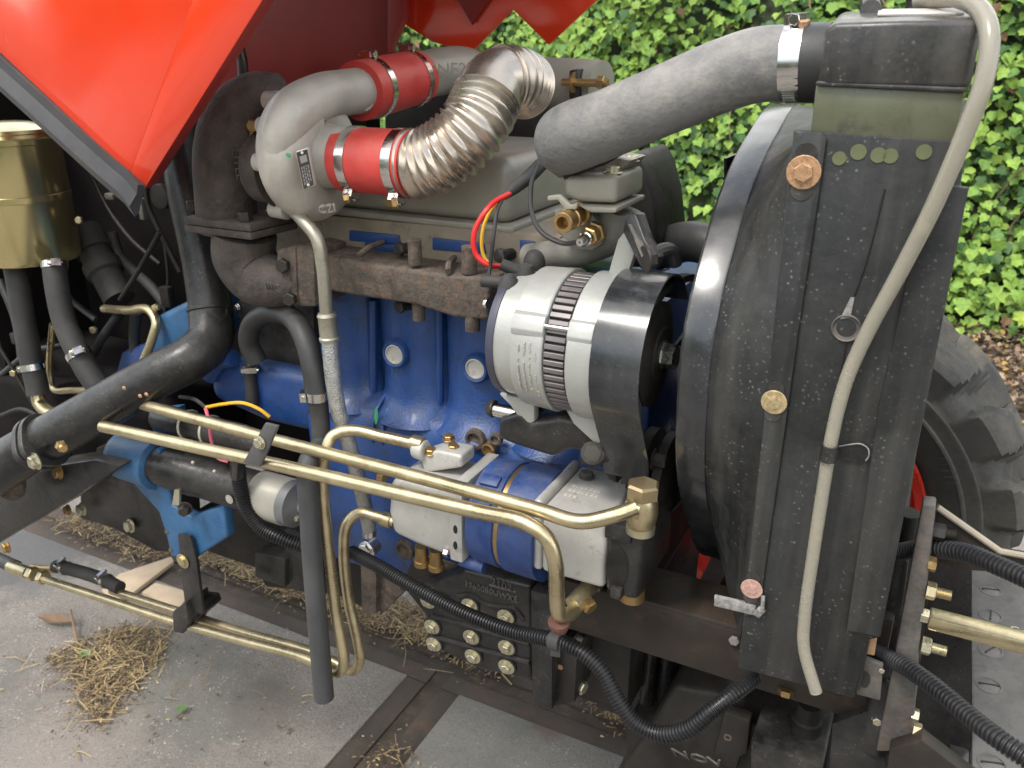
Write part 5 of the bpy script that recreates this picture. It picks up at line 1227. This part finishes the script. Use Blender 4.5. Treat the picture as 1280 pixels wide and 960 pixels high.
# ---------------------------------------------------------------- left: canister, hoses, black exhaust pipe
yG = .97
c = U(40, 322, yG); rc = rp(60, U(40, 240, yG)); ztop = U(40, 168, yG).z
b = MB(); b.lathe((c.x, yG, 0), Zp, [(c.z - .004, rc * .6), (c.z, rc * .97), (c.z + .006, rc), (ztop - .018, rc), (ztop - .016, rc * 1.025), (ztop - .008, rc * 1.025), (ztop - .006, rc * .97), (ztop, rc * .95), (ztop + .002, rc * .98), (ztop + .008, rc * .96), (ztop + .018, rc * .5), (ztop + .02, .001)], 48); CN = part('metal_canister', b, CANM, TR, ang=30)
zb_ = U(40, 262, yG - rc).z
b = MB(); b.lathe((c.x, yG, 0), Zp, [(zb_ - .006, rc + .0005), (zb_ - .005, rc + .002), (zb_ + .005, rc + .002), (zb_ + .006, rc + .0005)], 48, (False, False)); part('holding_band', b, CANM, CN)
b = MB(); b.box((c.x - .045, yG - rc - .016, zb_ - .016), (c.x - .02, yG - rc + .006, zb_ + .02)); part('band_latch', b, DARK, CN, .004)
def chose(pts, r, cl):
    b = MB(); b.tube(UU(pts), r, 24); h = part('coolant_hose', b, MRUB, TR)
    for i, s in cl:
        p0 = U(*pts[i]); p1 = U(*pts[min(i + 1, len(pts) - 1)]) if i + 1 < len(pts) else p0 + (p0 - U(*pts[i - 1])); clamp(h, p0.lerp(p1, .15), p1 - p0, r * 1.01, s, .012)
chose([(17, 326, .95), (22, 350, .94), (30, 400, .93), (40, 455, .92), (46, 480, .915), (48, 494, .91)], .0205, [(0, V((1, -.4, 0))), (3, V((-1, -.3, 0)))])
chose([(68, 328, .94), (70, 350, .93), (80, 400, .915), (97, 440, .905), (110, 465, .90), (122, 482, .90)], .0205, [(0, V((1, -.6, 0))), (3, V((1, -.5, 0)))])
b = MB(); b.tube(UU([(46, 490, .915), (50, 505, .91), (70, 520, .90), (100, 525, .89)]), .0125, 18); part('return_pipe', b, GOLD, TR)
b = MB(); b.tube(UU([(66, 405, .96), (62, 460, .96), (66, 485, .95), (90, 488, .94), (120, 487, .92)]), .0065, 14); part('thin_pipe', b, GOLD, TR)
b = MB(); b.tube(UU([(130, 386, .97), (160, 388, .96), (185, 387, .95), (195, 402, .94), (190, 425, .93), (178, 455, .92), (168, 480, .91)]), .0078, 16); part('bent_pipe', b, GOLD, TR)
# dark second canister / filter, rods
d = (U(150, 375, 1.05) - U(105, 290, 1.08)); b = MB(); b.lathe(U(105, 290, 1.08), d, [(0, .036), (.05, .036), (.052, .030), (.075, .030), (.077, .036), (.10, .036), (.105, .03), (d.length, .03)], 26); part('dark_filter', b, MRUB, TR)
for pts, r in (([(200, 290, 1.0), (175, 335, 1.0), (150, 375, .99)], .0045), ([(182, 225, 1.02), (185, 255, 1.02), (200, 290, 1.02), (225, 340, 1.02)], .0045), ([(0, 435, .93), (20, 468, .93), (44, 510, .93)], .0035), ([(215, 200, 1.05), (205, 160, 1.05), (215, 130, 1.05)], .006)):
    b = MB(); b.tube(UU(pts), r, 10); part('control_rod', b, DARK, TR)
b = MB(); oval(b, U(198, 246, 1.02), .022, .022, .012); b2 = b; part('pipe_ring', b, DARK, TR, .003)
b = MB(); b.tube(UU([(175, 465, 1.0), (168, 430, 1.0), (170, 390, 1.0)]), .010, 12); part('rubber_line', b, RUB, TR)
for px, py, y in ((118, 412, .95), (100, 275, 1.0), (62, 360, .95), (18, 466, .92), (196, 384, .96)): bolt(TR, U(px, py, y), V((.4, -1, .1)), .007, GOLD, 0, 1.0)
b = MB(); b.corr(UU([(152, 388, .975), (140, 405, .97), (126, 425, .965), (117, 442, .96)]), .0085, .004, .0018, 14); part('cable_loom', b, LOOM, TR, ang=50)
b = MB(); b.pp([(150, 440), (190, 425), (225, 440), (225, 480), (140, 478)], .99, .06); part('gearbox_rib', b, BLUED, TR, .01)
for pts, r, m_ in (([(0, 350, 1.0), (20, 400, .99), (28, 470, .98), (20, 540, .97)], .009, RUB), ([(110, 210, 1.08), (135, 260, 1.06), (165, 300, 1.05), (200, 330, 1.05)], .004, DARK), ([(60, 330, 1.02), (85, 370, 1.01), (120, 400, 1.0)], .006, RUB),
    ([(205, 300, 1.08), (210, 350, 1.07), (205, 400, 1.06)], .003, DARK), ([(0, 470, .96), (40, 440, .97), (90, 430, .98)], .006, RUB), ([(140, 290, 1.1), (150, 320, 1.1), (190, 360, 1.08), (210, 385, 1.07)], .010, MRUB), ([(0, 520, .93), (30, 512, .93), (60, 530, .93), (80, 560, .92)], .005, DARK)):
    b = MB(); b.tube(UU(pts), r, 12); part('control_line', b, m_, TR)
for px, py, y, w_, h_ in ((205, 372, 1.05, .012, .02), (175, 262, 1.06, .006, .02), (135, 246, 1.06, .012, .006), (20, 425, .97, .02, .012), (75, 380, 1.0, .018, .01)):
    p = U(px, py, y); b = MB(); b.box((p.x - w_, y, p.z - h_), (p.x + w_, y + .015, p.z + h_)); part('mounting_clip', b, OLDPAINT if py in (262, 246) else DARK, TR, .003)
# exhaust down pipe
ep = [(222, 150, .93, 22), (232, 230, .91, 24), (248, 300, .90, 25), (258, 350, .89, 26), (264, 395, .875, 27), (262, 425, .855, 28), (238, 448, .82, 28), (200, 468, .79, 28), (120, 514, .74, 29), (60, 548, .705, 29), (20, 572, .685, 30), (-60, 620, .65, 32)]
P = UU([q[:3] for q in ep]); b = MB(); b.tube(P, [rp(q[3], p) for q, p in zip(ep, P)], 30, 8); EP = part('exhaust_pipe', b, BLACK, TR)
d_ = P[4] - P[3]; b = MB(); b.lathe(P[3].lerp(P[4], .75), d_, [(0, rp(26, P[3])), (.001, rp(28.2, P[3])), (.004, rp(28.2, P[3])), (.006, rp(26, P[3]))], 30, (False, False)); part('pipe_joint', b, BLACK, EP)
d = P[8] - P[9]; c = U(52, 553, .70); rr_ = rp(31, c)
b = MB()
for o_ in (-.010, .003): b.rings([[c + d.normalized() * (o_ + h) + (u_ * math.cos(q) * (1 + .22 * abs(math.cos(q)) ** 6) + w_ * math.sin(q)) * rr_ * 1.16 for q in (2 * math.pi * j / 40 for j in range(40))] for u_, w_ in ((d.normalized().cross(Zp).normalized(), d.normalized().cross(d.normalized().cross(Zp)).normalized()),) for h in (0, .009)])
part('pipe_flange', b, BLACK, EP, .0015)
bolt(EP, U(46, 576, .665), V((-.1, -1, .0)), .0105, ZINC, 1.3, .8); bolt(EP, U(76, 557, .675), V((.9, -.4, .1)), .0085, BRASS, 0, 1.1, thread=1.4)
for px, py in ((155, 485), (175, 495), (183, 493)):
    b = MB(); b.ball(U(px, py, .733), .003, 8, (1.3, .5, 1)); part('rust_spot', b, COPPER, EP)
b = MB(); b.ball(U(10, 600, .70), .03, 14, (1.2, .7, 1.2)); part('dark_bracket', b, IRON, EP)
# black beams below
b = MB(); b.prism(UU([(-40, 640, .74), (0, 612, .74), (62, 583, .74), (118, 575, .74), (150, 583, .74), (96, 620, .74), (0, 676, .74), (-40, 700, .74)]), (0, .05, 0)); BM = part('loader_beam', b, BLACK, TR, .004)
b = MB(); b.pp([(100, 590), (165, 565), (215, 610), (222, 690), (195, 690), (145, 662), (100, 648)], .86, .06); b.pp([(120, 560), (160, 552), (166, 566), (118, 578)], .85, .05); part('side_plate', b, BLACK, BM, .003)
for px, py, y, r, m_ in ((75, 590, .735, .0095, BRASS), (136, 587, .83, .010, ZINC), (164, 657, .855, .0105, ZINC), (104, 636, .85, .0105, ZINC), (86, 637, .84, .0085, BRASS), (10, 684, .72, .009, BRASS)): bolt(BM, U(px, py, y), V((-.15, -1, .15)), r, m_, 1.25, .8)
b = MB(); b.pp([(-30, 560), (30, 540), (60, 590), (20, 640), (-30, 660)], .79, .06); part('beam_boss', b, DARK, BM, .01)
# rear bulkhead: darkness behind the hoses put into its near-black colour
b = MB(); b.box((-2.6, 1.20, .40), (U(455, 110, 1.2).x, 1.24, U(250, 122, 1.2).z)); b.box((-1.75, .98, .42), (-1.70, 1.199, 1.2)); part('bulkhead', b, SHADEBLK, TR)
b = MB(); b.box((-2.2, .95, .42), (-1.25, 1.2, .62)); b.pp([(-30, 420), (60, 440), (160, 470), (160, 560), (-30, 580)], 1.02, .15); part('gearbox_case', b, SHADEBLK, TR, .02, 3)

# ---------------------------------------------------------------- raised hood
def sheet(poly, y, th): return MB().pp(poly, y, th)
b = sheet([(162, 218), (120, 178), (60, 122), (0, 66), (-260, -150), (-260, -520), (420, -420), (242, -2)], .70, .003)
HOOD = part('hood', b, REDPAINT, TR, .001)
b = MB(); b.prism([U(161.4, 218, .7002), U(241.4, -2, .7002), U(420, -420, .7002), U(560, -420, .712), U(331, -5, .712), U(180, 236, .708)], (0, .003, 0)); part('front_return', b, REDPAINT, HOOD, .0008)
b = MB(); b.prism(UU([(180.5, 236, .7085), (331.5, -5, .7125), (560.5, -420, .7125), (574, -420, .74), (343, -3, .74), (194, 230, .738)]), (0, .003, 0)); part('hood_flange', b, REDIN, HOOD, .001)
b = MB(); sp = [(177, 246), (163, 228), (146, 214), (110, 182), (50, 127), (0, 82), (-60, 30), (-260, -135)]
P = UU([(a - 6, c_ + 6, .703) for a, c_ in sp]); b.rings([[p + V((0, dy, 0)) + V((-.55, 0, -.75)) * dz for dy, dz in ((-.008, -.030), (-.0045, -.014), (-.009, .006), (.006, .028), (.010, .022), (.004, -.026))] for p in P]); part('rubber_seal', b, SEALM, HOOD, ang=25)
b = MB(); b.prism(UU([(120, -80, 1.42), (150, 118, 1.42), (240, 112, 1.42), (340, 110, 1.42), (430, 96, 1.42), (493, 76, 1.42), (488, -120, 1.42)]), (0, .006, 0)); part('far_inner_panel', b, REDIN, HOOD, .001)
b = MB(); b.prism(UU([(486, 62, 1.46), (505, 30, 1.46), (540, 52, 1.46), (588, 67, 1.46), (641, 12, 1.46), (686, 56, 1.46), (750, -4, 1.46), (860, -110, 1.46), (480, -160, 1.46)]), (0, .005, 0)); part('far_side_panel', b, REDPAINT, HOOD, .001)
b = MB(); b.prism(UU([(560, -20, 1.45), (590, 31, 1.45), (618, -8, 1.45), (650, -60, 1.45)]), (0, .006, 0)); part('folded_gusset', b, REDIN, HOOD, .001)
b = MB(); b.prism(UU([(484, 66, 1.40), (505, 20, 1.40), (500, -120, 1.40), (486, -120, 1.40)]), (0, .02, 0)); part('inner_brace', b, REDIN, HOOD, .001)
b = MB(); b.tube(UU([(297, 50, 1.30), (303, 78, 1.30), (304, 108, 1.30)]), .010, 14); part('gas_strut', b, BLACK, HOOD)
# top skin joining the two sides, well above the engine
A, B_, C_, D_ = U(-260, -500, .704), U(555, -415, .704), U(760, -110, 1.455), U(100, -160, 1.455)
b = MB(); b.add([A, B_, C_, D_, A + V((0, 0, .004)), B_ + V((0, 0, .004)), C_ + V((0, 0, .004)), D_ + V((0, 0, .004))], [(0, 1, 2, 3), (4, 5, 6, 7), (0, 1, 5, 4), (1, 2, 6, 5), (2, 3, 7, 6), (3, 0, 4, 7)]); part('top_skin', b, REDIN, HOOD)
